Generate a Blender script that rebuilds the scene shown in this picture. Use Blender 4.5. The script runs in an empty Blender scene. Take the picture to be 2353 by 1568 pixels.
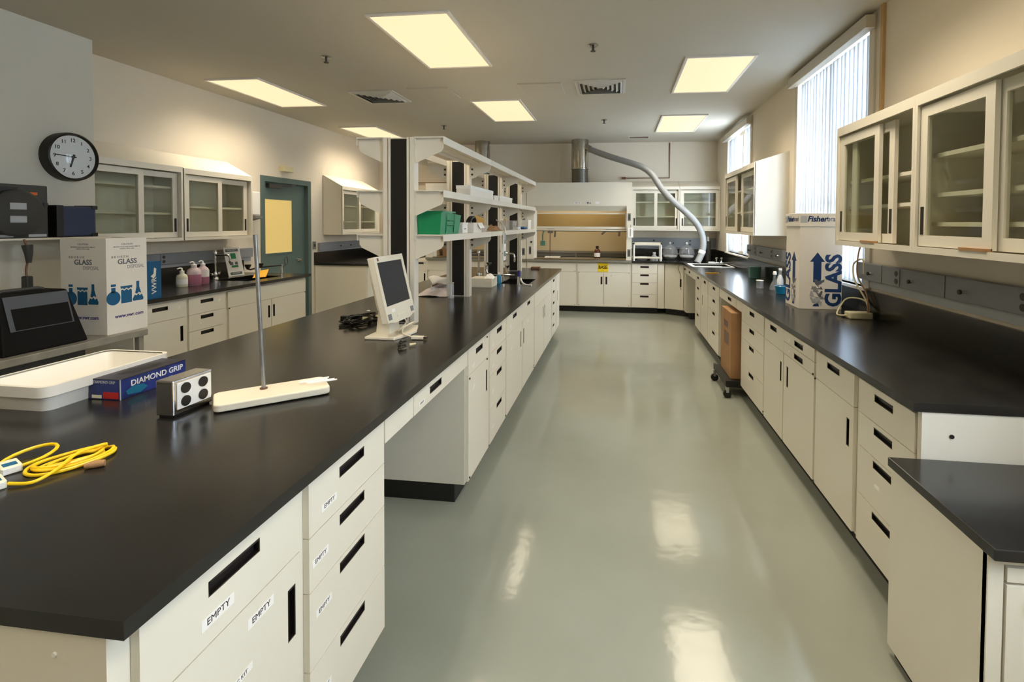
import bpy, bmesh, math, random
from mathutils import Vector, Matrix, Euler
random.seed(7)
PI = math.pi
SC = bpy.context.scene
C = SC.collection

# ------------------------------------------------------------------ camera
IW, IH = 2353.0, 1568.0
F_PX, CX, CY = 1138.77, 1273.72, 543.06
YAW, PITCH, ROLL, CAM_H = 0.12726, 0.02694, 0.00596, 1.5636
cam = bpy.data.cameras.new('camera')
cam.sensor_fit = 'HORIZONTAL'; cam.sensor_width = 36.0
cam.lens = F_PX / IW * 36.0
cam.shift_x = (IW / 2 - CX) / IW
cam.shift_y = (CY - IH / 2) / IW
cam.clip_start = 0.05
co = bpy.data.objects.new('camera', cam); C.objects.link(co)
fwd = Vector((-math.sin(YAW) * math.cos(PITCH), math.cos(YAW) * math.cos(PITCH), -math.sin(PITCH)))
rgt = Vector((math.cos(YAW), math.sin(YAW), 0)); up = rgt.cross(fwd)
r2 = rgt * math.cos(ROLL) + up * math.sin(ROLL); u2 = r2.cross(fwd)
M = Matrix((r2, u2, -fwd)).transposed().to_4x4(); M.translation = (0, 0, CAM_H)
co.matrix_world = M
SC.camera = co

# ------------------------------------------------------------------ world, exposure
w = bpy.data.worlds.new('overcast_sky'); SC.world = w; w.use_nodes = True
bg = w.node_tree.nodes['Background']
bg.inputs[0].default_value = (0.80, 0.90, 1.0, 1); bg.inputs[1].default_value = 18.0
SC.view_settings.view_transform = 'Standard'; SC.view_settings.look = 'None'
SC.view_settings.gamma = 1.0; SC.view_settings.use_curve_mapping = False
SC.view_settings.exposure = 0.13
LAMP_W = 18.5                       # watts of each ceiling fixture
LAMP_COL = (1.0, 0.87, 0.66)

# ------------------------------------------------------------------ helpers
def lin(c):
    return tuple(((v / 255) / 12.92 if v / 255 <= 0.04045 else ((v / 255 + 0.055) / 1.055) ** 2.4) for v in c)

MATS = {}
def mat(name, rgb, rough=0.5, metal=0.0, var=0.0, vscale=6.0, bump=0.0, bscale=200.0, spec=0.5, emit=None, estr=0.0, coat=0.0):
    m = bpy.data.materials.new(name); m.use_nodes = True
    nt = m.node_tree; b = nt.nodes['Principled BSDF']
    c = lin(rgb) + (1,)
    b.inputs['Base Color'].default_value = c
    b.inputs['Roughness'].default_value = rough
    b.inputs['Metallic'].default_value = metal
    b.inputs['Specular IOR Level'].default_value = spec
    b.inputs['Coat Weight'].default_value = coat
    if emit:
        b.inputs['Emission Color'].default_value = lin(emit) + (1,)
        b.inputs['Emission Strength'].default_value = estr
    if var or bump:
        tc = nt.nodes.new('ShaderNodeTexCoord')
    if var:
        n = nt.nodes.new('ShaderNodeTexNoise'); n.inputs['Scale'].default_value = vscale; n.inputs['Detail'].default_value = 5
        r = nt.nodes.new('ShaderNodeValToRGB')
        r.color_ramp.elements[0].position = 0.3; r.color_ramp.elements[1].position = 0.7
        r.color_ramp.elements[0].color = tuple(v * (1 - var) for v in c[:3]) + (1,)
        r.color_ramp.elements[1].color = tuple(min(1, v * (1 + var)) for v in c[:3]) + (1,)
        nt.links.new(tc.outputs['Object'], n.inputs['Vector']); nt.links.new(n.outputs['Fac'], r.inputs['Fac'])
        nt.links.new(r.outputs['Color'], b.inputs['Base Color'])
    if bump:
        n = nt.nodes.new('ShaderNodeTexNoise'); n.inputs['Scale'].default_value = bscale; n.inputs['Detail'].default_value = 3
        bp = nt.nodes.new('ShaderNodeBump'); bp.inputs['Strength'].default_value = bump; bp.inputs['Distance'].default_value = 0.002
        nt.links.new(tc.outputs['Object'], n.inputs['Vector']); nt.links.new(n.outputs['Fac'], bp.inputs['Height'])
        nt.links.new(bp.outputs['Normal'], b.inputs['Normal'])
    MATS[name] = m
    return m

def glass(name, tint=(1, 1, 1), refl=1.5, haze=0.0):
    m = bpy.data.materials.new(name); m.use_nodes = True; nt = m.node_tree
    for n in list(nt.nodes): nt.nodes.remove(n)
    o = nt.nodes.new('ShaderNodeOutputMaterial'); mx = nt.nodes.new('ShaderNodeMixShader')
    t = nt.nodes.new('ShaderNodeBsdfTransparent'); t.inputs[0].default_value = tint + (1,)
    g = nt.nodes.new('ShaderNodeBsdfGlossy'); g.inputs['Roughness'].default_value = 0.03
    fr = nt.nodes.new('ShaderNodeFresnel'); fr.inputs[0].default_value = refl
    ge = nt.nodes.new('ShaderNodeNewGeometry'); iv = nt.nodes.new('ShaderNodeMath'); iv.operation = 'SUBTRACT'; iv.inputs[0].default_value = 1.0
    mu = nt.nodes.new('ShaderNodeMath'); mu.operation = 'MULTIPLY'; mu.use_clamp = True     # no total reflection at the inner face of a thin pane
    nt.links.new(ge.outputs['Backfacing'], iv.inputs[1]); nt.links.new(fr.outputs[0], mu.inputs[0]); nt.links.new(iv.outputs[0], mu.inputs[1])
    nt.links.new(mu.outputs[0], mx.inputs[0]); nt.links.new(t.outputs[0], mx.inputs[1]); nt.links.new(g.outputs[0], mx.inputs[2])
    if haze:
        dz = nt.nodes.new('ShaderNodeBsdfDiffuse'); dz.inputs[0].default_value = (.9, .93, .95, 1); m2 = nt.nodes.new('ShaderNodeMixShader'); m2.inputs[0].default_value = haze
        nt.links.new(mx.outputs[0], m2.inputs[1]); nt.links.new(dz.outputs[0], m2.inputs[2]); nt.links.new(m2.outputs[0], o.inputs[0])
    else: nt.links.new(mx.outputs[0], o.inputs[0])
    MATS[name] = m
    return m

def translucent(name, rgb, fac=0.5):
    m = bpy.data.materials.new(name); m.use_nodes = True; nt = m.node_tree
    for n in list(nt.nodes): nt.nodes.remove(n)
    o = nt.nodes.new('ShaderNodeOutputMaterial'); mx = nt.nodes.new('ShaderNodeMixShader'); mx.inputs[0].default_value = fac
    d = nt.nodes.new('ShaderNodeBsdfDiffuse'); t = nt.nodes.new('ShaderNodeBsdfTranslucent')
    d.inputs[0].default_value = lin(rgb) + (1,); t.inputs[0].default_value = lin(rgb) + (1,)
    nt.links.new(d.outputs[0], mx.inputs[1]); nt.links.new(t.outputs[0], mx.inputs[2]); nt.links.new(mx.outputs[0], o.inputs[0])
    MATS[name] = m
    return m

class G:
    def __init__(s): s.bm = bmesh.new()
    def face(s, pts):
        s.bm.faces.new([s.bm.verts.new(p) for p in pts]); return s
    def box(s, x0, x1, y0, y1, z0, z1):
        v = [s.bm.verts.new(p) for p in ((x0,y0,z0),(x1,y0,z0),(x1,y1,z0),(x0,y1,z0),(x0,y0,z1),(x1,y0,z1),(x1,y1,z1),(x0,y1,z1))]
        for f in ((3,2,1,0),(4,5,6,7),(0,1,5,4),(1,2,6,5),(2,3,7,6),(3,0,4,7)): s.bm.faces.new([v[i] for i in f])
        return s
    def prism(s, pts, axis, a, b):
        def P(p, c):
            return {'x': (c, p[0], p[1]), 'y': (p[0], c, p[1]), 'z': (p[0], p[1], c)}[axis]
        A = [s.bm.verts.new(P(p, a)) for p in pts]; B = [s.bm.verts.new(P(p, b)) for p in pts]
        n = len(pts)
        s.bm.faces.new(A); s.bm.faces.new(B[::-1])
        for i in range(n): s.bm.faces.new([A[i], B[i], B[(i+1) % n], A[(i+1) % n]])
        return s
    def tube(s, pts, r, n=8, closed=False):
        pts = [Vector(p) for p in pts]; m = len(pts); rings = []
        rr = r if isinstance(r, (list, tuple)) else [r] * m
        nrm = None
        for i in range(m):
            a = pts[(i-1) % m] if (closed or i > 0) else pts[i]; b = pts[(i+1) % m] if (closed or i < m-1) else pts[i]
            t = (b - a)
            if t.length < 1e-9: t = Vector((0,0,1))
            t.normalize()
            if nrm is None:
                nrm = t.orthogonal().normalized()
            else:
                nrm = (nrm - t * nrm.dot(t))
                if nrm.length < 1e-6: nrm = t.orthogonal()
                nrm.normalize()
            bi = t.cross(nrm)
            rings.append([s.bm.verts.new(pts[i] + (nrm * math.cos(2*PI*k/n) + bi * math.sin(2*PI*k/n)) * rr[i]) for k in range(n)])
        for i in range(m if closed else m-1):
            A, B = rings[i], rings[(i+1) % m]
            for k in range(n): s.bm.faces.new([A[k], A[(k+1) % n], B[(k+1) % n], B[k]])
        if not closed:
            s.bm.faces.new(rings[0][::-1]); s.bm.faces.new(rings[-1])
        return s
    def cyl(s, p0, p1, r0, r1=None, n=16):
        return s.tube([p0, p1], [r0, r0 if r1 is None else r1], n)
    def lathe(s, prof, c=(0, 0), n=24, cap=True):
        rings = [[s.bm.verts.new((c[0] + r * math.cos(2*PI*k/n), c[1] + r * math.sin(2*PI*k/n), z)) for k in range(n)] for r, z in prof]
        for A, B in zip(rings, rings[1:]):
            for k in range(n): s.bm.faces.new([A[k], A[(k+1) % n], B[(k+1) % n], B[k]])
        if cap:
            s.bm.faces.new(rings[0][::-1]); s.bm.faces.new(rings[-1])
        return s
    def lathe_y(s, prof, c=(0, 0, 0), n=32, cap=True):      # revolve about the local y axis: prof of (radius, y)
        rings = [[s.bm.verts.new((c[0] + r * math.cos(2*PI*k/n), c[1] + y, c[2] + r * math.sin(2*PI*k/n))) for k in range(n)] for r, y in prof]
        for A, B in zip(rings, rings[1:]):
            for k in range(n): s.bm.faces.new([A[k], B[k], B[(k+1) % n], A[(k+1) % n]])
        if cap:
            s.bm.faces.new(rings[0]); s.bm.faces.new(rings[-1][::-1])
        return s
    def frame(s, x0, x1, z0, z1, t, y0, y1):                # rectangular frame of bar width t standing in xz
        s.box(x0, x1, y0, y1, z0, z0 + t); s.box(x0, x1, y0, y1, z1 - t, z1)
        s.box(x0, x0 + t, y0, y1, z0 + t, z1 - t); s.box(x1 - t, x1, y0, y1, z0 + t, z1 - t)
        return s
    def sub(s, o):
        for v in s.bm.verts: v.co -= o
        return s

def smoothpath(pts, k=6, closed=False):
    P = [Vector(p) for p in pts]; out = []; n = len(P)
    for i in range(n if closed else n - 1):
        if closed: p0, p1, p2, p3 = P[i-1], P[i], P[(i+1) % n], P[(i+2) % n]
        else: p0, p1, p2, p3 = P[max(i-1, 0)], P[i], P[i+1], P[min(i+2, n-1)]
        for j in range(k):
            t = j / k
            out.append(0.5 * ((2*p1) + (p2-p0)*t + (2*p0-5*p1+4*p2-p3)*t*t + (3*p1-p0-3*p2+p3)*t**3))
    if not closed: out.append(P[-1])
    return out

def tag(o, label=None, cat=None, group=None, kind=None):
    if label: o['label'] = label
    if cat: o['category'] = cat
    if group: o['group'] = group
    if kind: o['kind'] = kind
    return o

def T(name, label, cat, loc=(0, 0, 0), rz=0.0, group=None, kind=None):
    o = bpy.data.objects.new(name, None); C.objects.link(o); o.empty_display_size = 0.05
    o.location = loc; o.rotation_euler = (0, 0, rz)
    return tag(o, label, cat, group, kind)

def mk(name, g, m, parent=None, smooth=False, bevel=0.0, world=False, label=None):
    if world and parent is not None: g.sub(Vector(parent.location))
    bmesh.ops.recalc_face_normals(g.bm, faces=g.bm.faces[:])
    me = bpy.data.meshes.new(name); g.bm.to_mesh(me); g.bm.free()
    if isinstance(m, str): m = MATS[m]
    me.materials.append(m)
    if smooth:
        for p in me.polygons: p.use_smooth = True
        try: me.set_sharp_from_angle(angle=math.radians(40))
        except Exception: pass
    o = bpy.data.objects.new(name, me); C.objects.link(o)
    if parent is not None: o.parent = parent
    if bevel:
        b = o.modifiers.new('bevel', 'BEVEL'); b.width = bevel; b.segments = 2; b.limit_method = 'ANGLE'; b.angle_limit = math.radians(50)
    if label: o['label'] = label
    return o

def solo(name, g, m, label, cat, loc=None, smooth=False, bevel=0.0, group=None):
    """a thing that is one mesh, given in world coordinates, with its origin at its base"""
    o = mk(name, g, m, None, smooth, bevel)
    vs = [v.co.copy() for v in o.data.vertices]
    c = Vector(((min(v.x for v in vs) + max(v.x for v in vs)) / 2, (min(v.y for v in vs) + max(v.y for v in vs)) / 2, min(v.z for v in vs)))
    for v in o.data.vertices: v.co -= c
    o.location = c
    return tag(o, label, cat, group)

def struct(name, g, m, parent=None, smooth=False, bevel=0.0):
    o = mk(name, g, m, parent, smooth, bevel)
    if parent is None: o['kind'] = 'structure'
    return o

def text(parent, s, size, loc, m, face=0.0, spin=0.0, align='CENTER', ext=0.0003, bold=0.0, sx=1.0, name='lettering', shear=0.0, flat=False):
    cu = bpy.data.curves.new(name, 'FONT'); cu.body = s; cu.size = size; cu.align_x = align; cu.align_y = 'CENTER'
    cu.extrude = ext; cu.offset = bold; cu.shear = shear; cu.resolution_u = 3
    tmp = bpy.data.objects.new(name, cu)
    me = bpy.data.meshes.new_from_object(tmp); me.name = name
    bpy.data.objects.remove(tmp); bpy.data.curves.remove(cu)
    me.materials.clear(); me.materials.append(MATS[m] if isinstance(m, str) else m)
    o = bpy.data.objects.new(name, me); C.objects.link(o); o.parent = parent
    R = Matrix.Rotation(face, 3, 'Z') @ (Matrix.Identity(3) if flat else Matrix.Rotation(PI/2, 3, 'X')) @ Matrix.Rotation(spin, 3, 'Z')
    o.location = loc; o.rotation_euler = R.to_euler(); o.scale = (sx, 1, 1)
    return o

# ------------------------------------------------------------------ materials
mat('wall_paint', (224, 213, 194), 0.75, var=0.02, vscale=1.5, bump=0.05, bscale=300)
mat('column_paint', (214, 210, 198), 0.75, var=0.02, vscale=1.5)
mat('ceiling_paint', (194, 187, 172), 0.8, var=0.02, vscale=1.2)
mat('enamel', (228, 222, 207), 0.38, var=0.012, vscale=3)
mat('enamel_shelf', (226, 219, 204), 0.4, var=0.015, vscale=3)
mat('toe', (18, 18, 18), 0.5)
mat('epoxy_top', (30, 30, 30), 0.21, var=0.25, vscale=5, bump=0.03, bscale=400, spec=0.5)
mat('cup', (24, 20, 22), 0.35)
mat('pull_maroon', (44, 20, 24), 0.35)
mat('door_green', (88, 106, 102), 0.45)
mat('rail_gray', (138, 142, 146), 0.45)
mat('rail_strip', (182, 186, 190), 0.5)
mat('steel', (190, 190, 190), 0.22, 1.0)
mat('galv', (182, 178, 168), 0.18, 1.0, var=0.12, vscale=14)
mat('chrome', (225, 225, 225), 0.08, 1.0)
mat('brass', (170, 130, 60), 0.3, 1.0)
mat('black', (16, 16, 16), 0.45)
mat('slate', (78, 82, 90), 0.45)
mat('cart_gray', (158, 154, 144), 0.4, 0.3, var=.15, vscale=10)
mat('dark_gray', (58, 58, 56), 0.5)
mat('mid_gray', (120, 120, 118), 0.5)
mat('white', (240, 238, 232), 0.4)
mat('paper', (244, 242, 238), 0.7)
mat('carton_white', (238, 232, 222), 0.7, var=0.02, vscale=8)
mat('carton_tan', (164, 124, 84), 0.75, var=0.08, vscale=9)
mat('ink_blue', (20, 58, 112), 0.6)
mat('ink_teal', (10, 92, 138), 0.6)
mat('ink_gray', (100, 104, 116), 0.6)
mat('ink_purple', (52, 48, 130), 0.6)
mat('ink_black', (28, 26, 30), 0.6)
mat('blue_carton', (16, 92, 140), 0.6)
mat('glove_blue', (36, 50, 120), 0.4, var=0.5, vscale=16)
mat('glove_dark', (40, 38, 52), 0.4, var=0.3, vscale=20)
mat('red', (196, 40, 36), 0.5)
mat('orange', (226, 110, 40), 0.5)
mat('yellow_cord', (244, 200, 20), 0.4)
mat('yellow_sign', (240, 206, 20), 0.5)
mat('pale_yellow', (214, 204, 164), 0.5)
mat('cream_plastic', (226, 218, 198), 0.45)
mat('tray_white', (236, 232, 222), 0.3)
mat('green_bin', (14, 132, 84), 0.4)
mat('teal', (86, 130, 118), 0.4)
mat('teal_cup', (20, 120, 160), 0.35)
mat('navy', (44, 56, 86), 0.6)
mat('screen', (44, 44, 44), 0.55, spec=.25)
mat('amber', (90, 40, 20), 0.2)
mat('soap_pink', (186, 118, 140), 0.35)
mat('jug', (214, 196, 200), 0.4)
mat('matte_black', (12, 12, 12), 0.7, spec=.2)
mat('rod_gray', (150, 150, 148), 0.42, 0.7, var=.2, vscale=30)
mat('soap_cream', (226, 224, 200), 0.45)
mat('hose_gray', (142, 143, 143), 0.42)
mat('duct_gray', (104, 102, 94), 0.4, 0.5)
mat('liner', (214, 196, 160), 0.6)
mat('deck_gray', (138, 134, 122), 0.4)
mat('copper', (120, 84, 66), 0.4, 0.6)
mat('blind_head', (196, 188, 172), 0.5)
mat('trim_paint', (206, 198, 182), 0.5)
mat('wood_strip', (186, 152, 100), 0.5)
mat('ceiling_vent', (206, 204, 196), 0.5)
mat('vent_dark', (60, 58, 54), 0.6)
mat('fixture_white', (232, 228, 220), 0.4)
mat('pencil', (226, 170, 40), 0.4)
mat('clear_bag', (226, 214, 214), 0.25)
mat('corridor_glow', (220, 190, 110), 0.5, emit=(222, 194, 128), estr=0.34)
mat('lens', (140, 130, 110), 0.6, spec=.2, emit=(255, 234, 188), estr=0.90)
glass('cab_glass', (0.90, 0.92, 0.88), 1.5)
glass('sash_glass', (0.80, 0.76, 0.66), 1.4)
glass('win_glass', (0.96, 0.98, 1.0), 1.3)
glass('labware', (0.97, 0.98, 0.99), 1.9, 0.13)
translucent('blind_cloth', (204, 210, 218), 0.20)

def floor_mat():
    m = bpy.data.materials.new('epoxy_floor'); m.use_nodes = True; nt = m.node_tree; b = nt.nodes['Principled BSDF']
    tc = nt.nodes.new('ShaderNodeTexCoord')
    n = nt.nodes.new('ShaderNodeTexNoise'); n.inputs['Scale'].default_value = 0.9; n.inputs['Detail'].default_value = 6
    r = nt.nodes.new('ShaderNodeValToRGB')
    r.color_ramp.elements[0].position = 0.3; r.color_ramp.elements[1].position = 0.7
    r.color_ramp.elements[0].color = lin((136, 140, 130)) + (1,); r.color_ramp.elements[1].color = lin((148, 152, 143)) + (1,)
    n2 = nt.nodes.new('ShaderNodeTexNoise'); n2.inputs['Scale'].default_value = 9; n2.inputs['Detail'].default_value = 3
    bp = nt.nodes.new('ShaderNodeBump'); bp.inputs['Strength'].default_value = 0.16; bp.inputs['Distance'].default_value = 0.006
    nt.links.new(tc.outputs['Object'], n.inputs[0]); nt.links.new(n.outputs[0], r.inputs[0]); nt.links.new(r.outputs[0], b.inputs['Base Color'])
    nt.links.new(tc.outputs['Object'], n2.inputs[0]); nt.links.new(n2.outputs[0], bp.inputs['Height']); nt.links.new(bp.outputs[0], b.inputs['Normal'])
    b.inputs['Roughness'].default_value = 0.11; b.inputs['Specular IOR Level'].default_value = 0.5
    MATS['floor'] = m
floor_mat()

# ------------------------------------------------------------------ room shell
XL, XW, YB, YN, ZC = -4.70, 1.78, 9.32, -2.6, 3.06
TH = 0.15
struct('floor', G().box(XL - TH, XW + TH, YN - TH, YB + TH, -0.1, 0.0), 'floor')
struct('ceiling', G().box(XL - TH, XW + TH, YN - TH, YB + TH, ZC, ZC + 0.1), 'ceiling_paint')

def holed_wall_x(name, xa, xb, y0, y1, z0, z1, holes, m):
    g = G(); ys = sorted({y0, y1} | {h[0] for h in holes} | {h[1] for h in holes})
    for a, b in zip(ys, ys[1:]):
        cut = [(h[2], h[3]) for h in holes if h[0] <= a and h[1] >= b]
        if not cut: g.box(xa, xb, a, b, z0, z1)
        else:
            lo, hi = cut[0]
            if lo > z0: g.box(xa, xb, a, b, z0, lo)
            if hi < z1: g.box(xa, xb, a, b, hi, z1)
    return struct(name, g, m)
WIN = [(3.82, 5.24, 1.11, 2.97), (7.02, 8.42, 1.11, 2.94), (0.05, 1.49, 1.11, 2.97)]
holed_wall_x('wall_right', XW, XW + TH, YN, YB, 0, ZC, WIN, 'wall_paint')
DOOR = (6.07, 7.06, 0.0, 2.13)
holed_wall_x('wall_left', XL - TH, XL, YN, YB, 0, ZC, [DOOR], 'wall_paint')
struct('wall_back', G().box(XL - TH, XW + TH, YB, YB + TH, 0, ZC), 'wall_paint')
struct('wall_front', G().box(XL - TH, XW + TH, YN - TH, YN, 0, ZC), 'wall_paint')
struct('wall_column', G().box(XL, -4.35, 1.2, 3.64, 0, ZC), 'column_paint')

# ---- windows with vertical blinds
def window(idx, y0, y1, z0, z1, gaps, label):
    fr = G()
    for a, b, c, d in ((y0, y1, z0, z0 + 0.05), (y0, y1, z1 - 0.05, z1), (y0, y0 + 0.05, z0, z1), (y1 - 0.05, y1, z0, z1)):
        fr.box(XW + 0.06, XW + 0.12, a, b, c, d)
    ym = (y0 + y1) / 2
    fr.box(XW + 0.065, XW + 0.115, ym - 0.03, ym + 0.03, z0, z1)
    fr.box(XW + 0.065, XW + 0.115, y0, y1, z0 + 0.62, z0 + 0.67)
    wn = struct('window_%d' % idx, fr, 'trim_paint')
    for a, b in ((y0 + .05, ym - .03), (ym + .03, y1 - .05)):
        mk('pane', G().box(XW + 0.085, XW + 0.091, a, b, z0 + 0.05, z0 + .62), 'win_glass', wn)
        mk('pane', G().box(XW + 0.085, XW + 0.091, a, b, z0 + 0.67, z1 - .05), 'win_glass', wn)
    cs = G()
    cs.box(XW - 0.015, XW, y0 - 0.07, y0, z0, z1 + 0.08); cs.box(XW - 0.015, XW, y1, y1 + 0.07, z0, z1 + 0.08)
    mk('casing', cs, 'trim_paint', wn)
    mk('sill', G().box(XW - 0.03, XW + 0.06, y0 - 0.03, y1 + 0.03, z0 - 0.02, z0), 'white', wn)
    bl = T('vertical_blind', label, 'blind', (XW - 0.01, ym, z0))
    mk('head_rail', G().box(-0.075, -0.008, y0 - 0.09 - ym, y1 + 0.09 - ym, z1 - 0.035 - z0, z1 + 0.055 - z0), 'blind_head', bl, bevel=0.004)
    y = y0 + 0.05; k = 0
    while y < y1 - 0.03:
        if not any(a <= y <= b for a, b in gaps):
            g = G(); a = math.radians(-9 + 4 * math.sin(k * 2.3)); hw = 0.044
            n = 5; pts = []
            for i in range(n + 1):
                u = -1 + 2 * i / n; off = 0.006 * (1 - u * u)
                pts.append((math.sin(a) * hw * u + math.cos(a) * off, math.cos(a) * hw * u - math.sin(a) * off))
            A = [g.bm.verts.new((p[0] + 0.030, p[1] + y - ym, 0.02)) for p in pts]
            Bv = [g.bm.verts.new((p[0] + 0.030, p[1] + y - ym, z1 - z0 - 0.03)) for p in pts]
            for i in range(n): g.bm.faces.new([A[i], A[i+1], Bv[i+1], Bv[i]])
            s = mk('slat', g, 'blind_cloth', bl, smooth=True)
        y += 0.072; k += 1
    return bl
window(1, *WIN[0], [], 'white vertical blind nearly closed over the tall window behind the tall carton')
window(2, *WIN[1], [(7.42, 7.92)], 'white vertical blind drawn apart at the far window by the corner cabinet')
window(3, *WIN[2], [(.46, 1.10)], 'white vertical blind drawn back at the window behind the camera')
struct('trim_1', G().box(XW - 0.02, XW, 3.63, 3.66, 2.2, ZC), 'wood_strip')

# ---- door
dr = struct('door_1', G().box(XL - 0.085, XL - 0.045, DOOR[0] + .03, DOOR[1] - .03, 0.01, DOOR[3] - .03), 'door_green')
f = G()
f.box(XL - 0.10, XL + 0.012, DOOR[0] - .045, DOOR[0] + .03, 0, DOOR[3] + .045); f.box(XL - 0.10, XL + 0.012, DOOR[1] - .03, DOOR[1] + .045, 0, DOOR[3] + .045)
f.box(XL - 0.10, XL + 0.012, DOOR[0] + .03, DOOR[1] - .03, DOOR[3] - .03, DOOR[3] + .045)
mk('door_frame', f, 'door_green', dr)
mk('window_frame', G().box(XL - 0.046, XL - 0.038, 6.10, 6.74, 1.10, 1.12).box(XL - 0.046, XL - 0.038, 6.10, 6.74, 1.865, 1.885).box(XL - 0.046, XL - 0.038, 6.10, 6.12, 1.12, 1.865).box(XL - 0.046, XL - 0.038, 6.72, 6.74, 1.12, 1.865), 'door_green', dr)
mk('pane', G().box(XL - 0.046, XL - 0.043, 6.12, 6.72, 1.12, 1.865), 'corridor_glow', dr)
mk('closer', G().box(XL - 0.045, XL + 0.005, 6.2, 6.46, 2.02, 2.08).tube([(XL - .02, 6.45, 2.06), (XL + .03, 6.62, 2.075), (XL - .01, 6.8, 2.09)], 0.008), 'dark_gray', dr)
mk('handle', G().cyl((XL - .045, 6.86, .99), (XL + .02, 6.86, .99), .03, .022).tube([(XL + .015, 6.86, .99), (XL + .02, 6.80, .992), (XL + .018, 6.75, .985)], .009), 'steel', dr, smooth=True)
g = G().box(XL, XL + .08, 6.40, 6.60, 2.26, 2.34)
solo('chime_box', g, 'pale_yellow', 'small cream box mounted on the wall above the green door', 'wall box', bevel=.006)
t = T('light_switch', 'grey switch plate beside the green door frame', 'switch', (XL, 7.19, 1.19), PI/2)
mk('plate', G().box(-.04, .04, -.008, 0, -.06, .06), 'mid_gray', t, bevel=.002); mk('toggle', G().box(-.012, .012, -.02, -.008, -.02, .02), 'dark_gray', t)

# ------------------------------------------------------------------ ceiling lamps
def ceiling_lamp(x, y, label):
    W, L = 0.58, 1.19
    t = T('ceiling_light', label, 'ceiling light', (x, y, ZC - 0.012), group='recessed ceiling light panels')
    g = G(); b = 0.022
    g.box(-b, W + b, -b, 0, -0.004, 0.012); g.box(-b, W + b, L, L + b, -0.004, 0.012); g.box(-b, 0, 0, L, -0.004, 0.012); g.box(W, W + b, 0, L, -0.004, 0.012)
    mk('frame', g, 'fixture_white', t)
    mk('diffuser', G().box(0, W, 0, L, 0.002, 0.008), 'lens', t)
    ld = bpy.data.lights.new('lamp', 'AREA'); ld.shape = 'RECTANGLE'; ld.size = W - .02; ld.size_y = L - .02; ld.energy = LAMP_W; ld.color = LAMP_COL
    ld.spread = math.radians(126)
    lo = bpy.data.objects.new('lamp', ld); C.objects.link(lo); lo.parent = t; lo.location = (W / 2, L / 2, -0.002)
for x, y, l in ((-1.80, 3.43, 'large lit ceiling panel nearest the camera above the long island'), (-4.33, 4.78, 'lit ceiling panel above the sink counter and green door'),
                (-1.79, 5.95, 'lit ceiling panel above the far half of the island shelves'), (0.61, 4.60, 'lit ceiling panel above the aisle beside the near tall window'),
                (0.61, 7.03, 'farthest lit ceiling panel before the back wall cupboards'), (-4.36, 7.38, 'lit ceiling panel behind the island shelf tops'),
                (0.61, 2.15, 'lit ceiling panel overhead near the right wall cupboards'),
                (-1.80, 0.9, 'lit ceiling panel over the near end of the island'), (0.61, -0.3, 'lit ceiling panel behind the camera over the aisle'), (-1.8, -1.6, 'lit ceiling panel behind the camera by the rear wall')):
    ceiling_lamp(x, y, l)

def diffuser(x, y, label):
    s = 0.48; t = T('ceiling_vent', label, 'air vent', (x, y, ZC - 0.001))
    g = G().box(0, s, 0, s, -.004, 0); mk('backing', g, 'vent_dark', t)
    for k in range(5):
        a = k * 0.048; b = s - a; h = 0.022
        g = G()
        for p, q in (((a, a), (b, a)), ((b, a), (b, b)), ((b, b), (a, b)), ((a, b), (a, a))):
            cx = s / 2
            def inn(v, d): return (v[0] + (d if v[0] < cx else -d), v[1] + (d if v[1] < cx else -d))
            p2, q2 = inn(p, .026), inn(q, .026)
            g.face([(p[0], p[1], -.004), (q[0], q[1], -.004), (q2[0], q2[1], -.004 - h), (p2[0], p2[1], -.004 - h)])
        mk('louver', g, 'ceiling_vent', t)
    g = G().box(-.03, 0, -.03, s + .03, -.012, 0).box(s, s + .03, -.03, s + .03, -.012, 0).box(0, s, -.03, 0, -.012, 0).box(0, s, s, s + .03, -.012, 0)
    mk('frame', g, 'ceiling_vent', t)
diffuser(-3.06, 5.40, 'square louvered air vent in the ceiling between the two leftmost lamps')
diffuser(-0.44, 5.24, 'square louvered air vent in the ceiling above the aisle')
for x, y, l in ((-2.36, 5.33, 'flat square access panel in the ceiling beside the left air vent'), (-1.09, 5.28, 'flat square access panel in the ceiling beside the aisle air vent')):
    t = T('access_panel', l, 'ceiling panel', (x, y, ZC - .001))
    mk('panel', G().box(.006, .47, .006, .47, -.008, 0), 'ceiling_paint', t); mk('rim', G().box(0, .476, 0, .006, -.004, 0).box(0, .476, .47, .476, -.004, 0).box(0, .006, 0, .476, -.004, 0).box(.47, .476, 0, .476, -.004, 0), 'ceiling_vent', t)
t = T('slot_vent', 'narrow brown slot vent in the ceiling before the back wall', 'air vent', (.17, 8.62, ZC - .001))
mk('frame', G().box(0, .36, 0, .02, -.012, 0).box(0, .36, .22, .24, -.012, 0).box(0, .02, .02, .22, -.012, 0).box(.34, .36, .02, .22, -.012, 0), 'ceiling_vent', t)
mk('grille', G().box(.02, .34, .02, .22, -.004, 0), 'copper', t)
for x, y, l in ((-2.64, 4.24, 'sprinkler head in the ceiling left of the large lamp panel'), (-.22, 4.21, 'sprinkler head in the ceiling right of the large lamp panel'), (-.21, 7.24, 'sprinkler head in the ceiling before the slot vent'), (-2.69, 7.45, 'sprinkler head in the ceiling above the island shelf tops')):
    t = T('sprinkler_head', l, 'sprinkler', (x, y, ZC - .001))
    mk('escutcheon', G().lathe([(.045, 0), (.045, -.006), (.03, -.012)], n=20), 'steel', t)
    mk('nozzle', G().cyl((0, 0, -.01), (0, 0, -.05), .012, .008, 10).lathe([(.022, -.05), (.022, -.054)], n=12), 'dark_gray', t)

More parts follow.
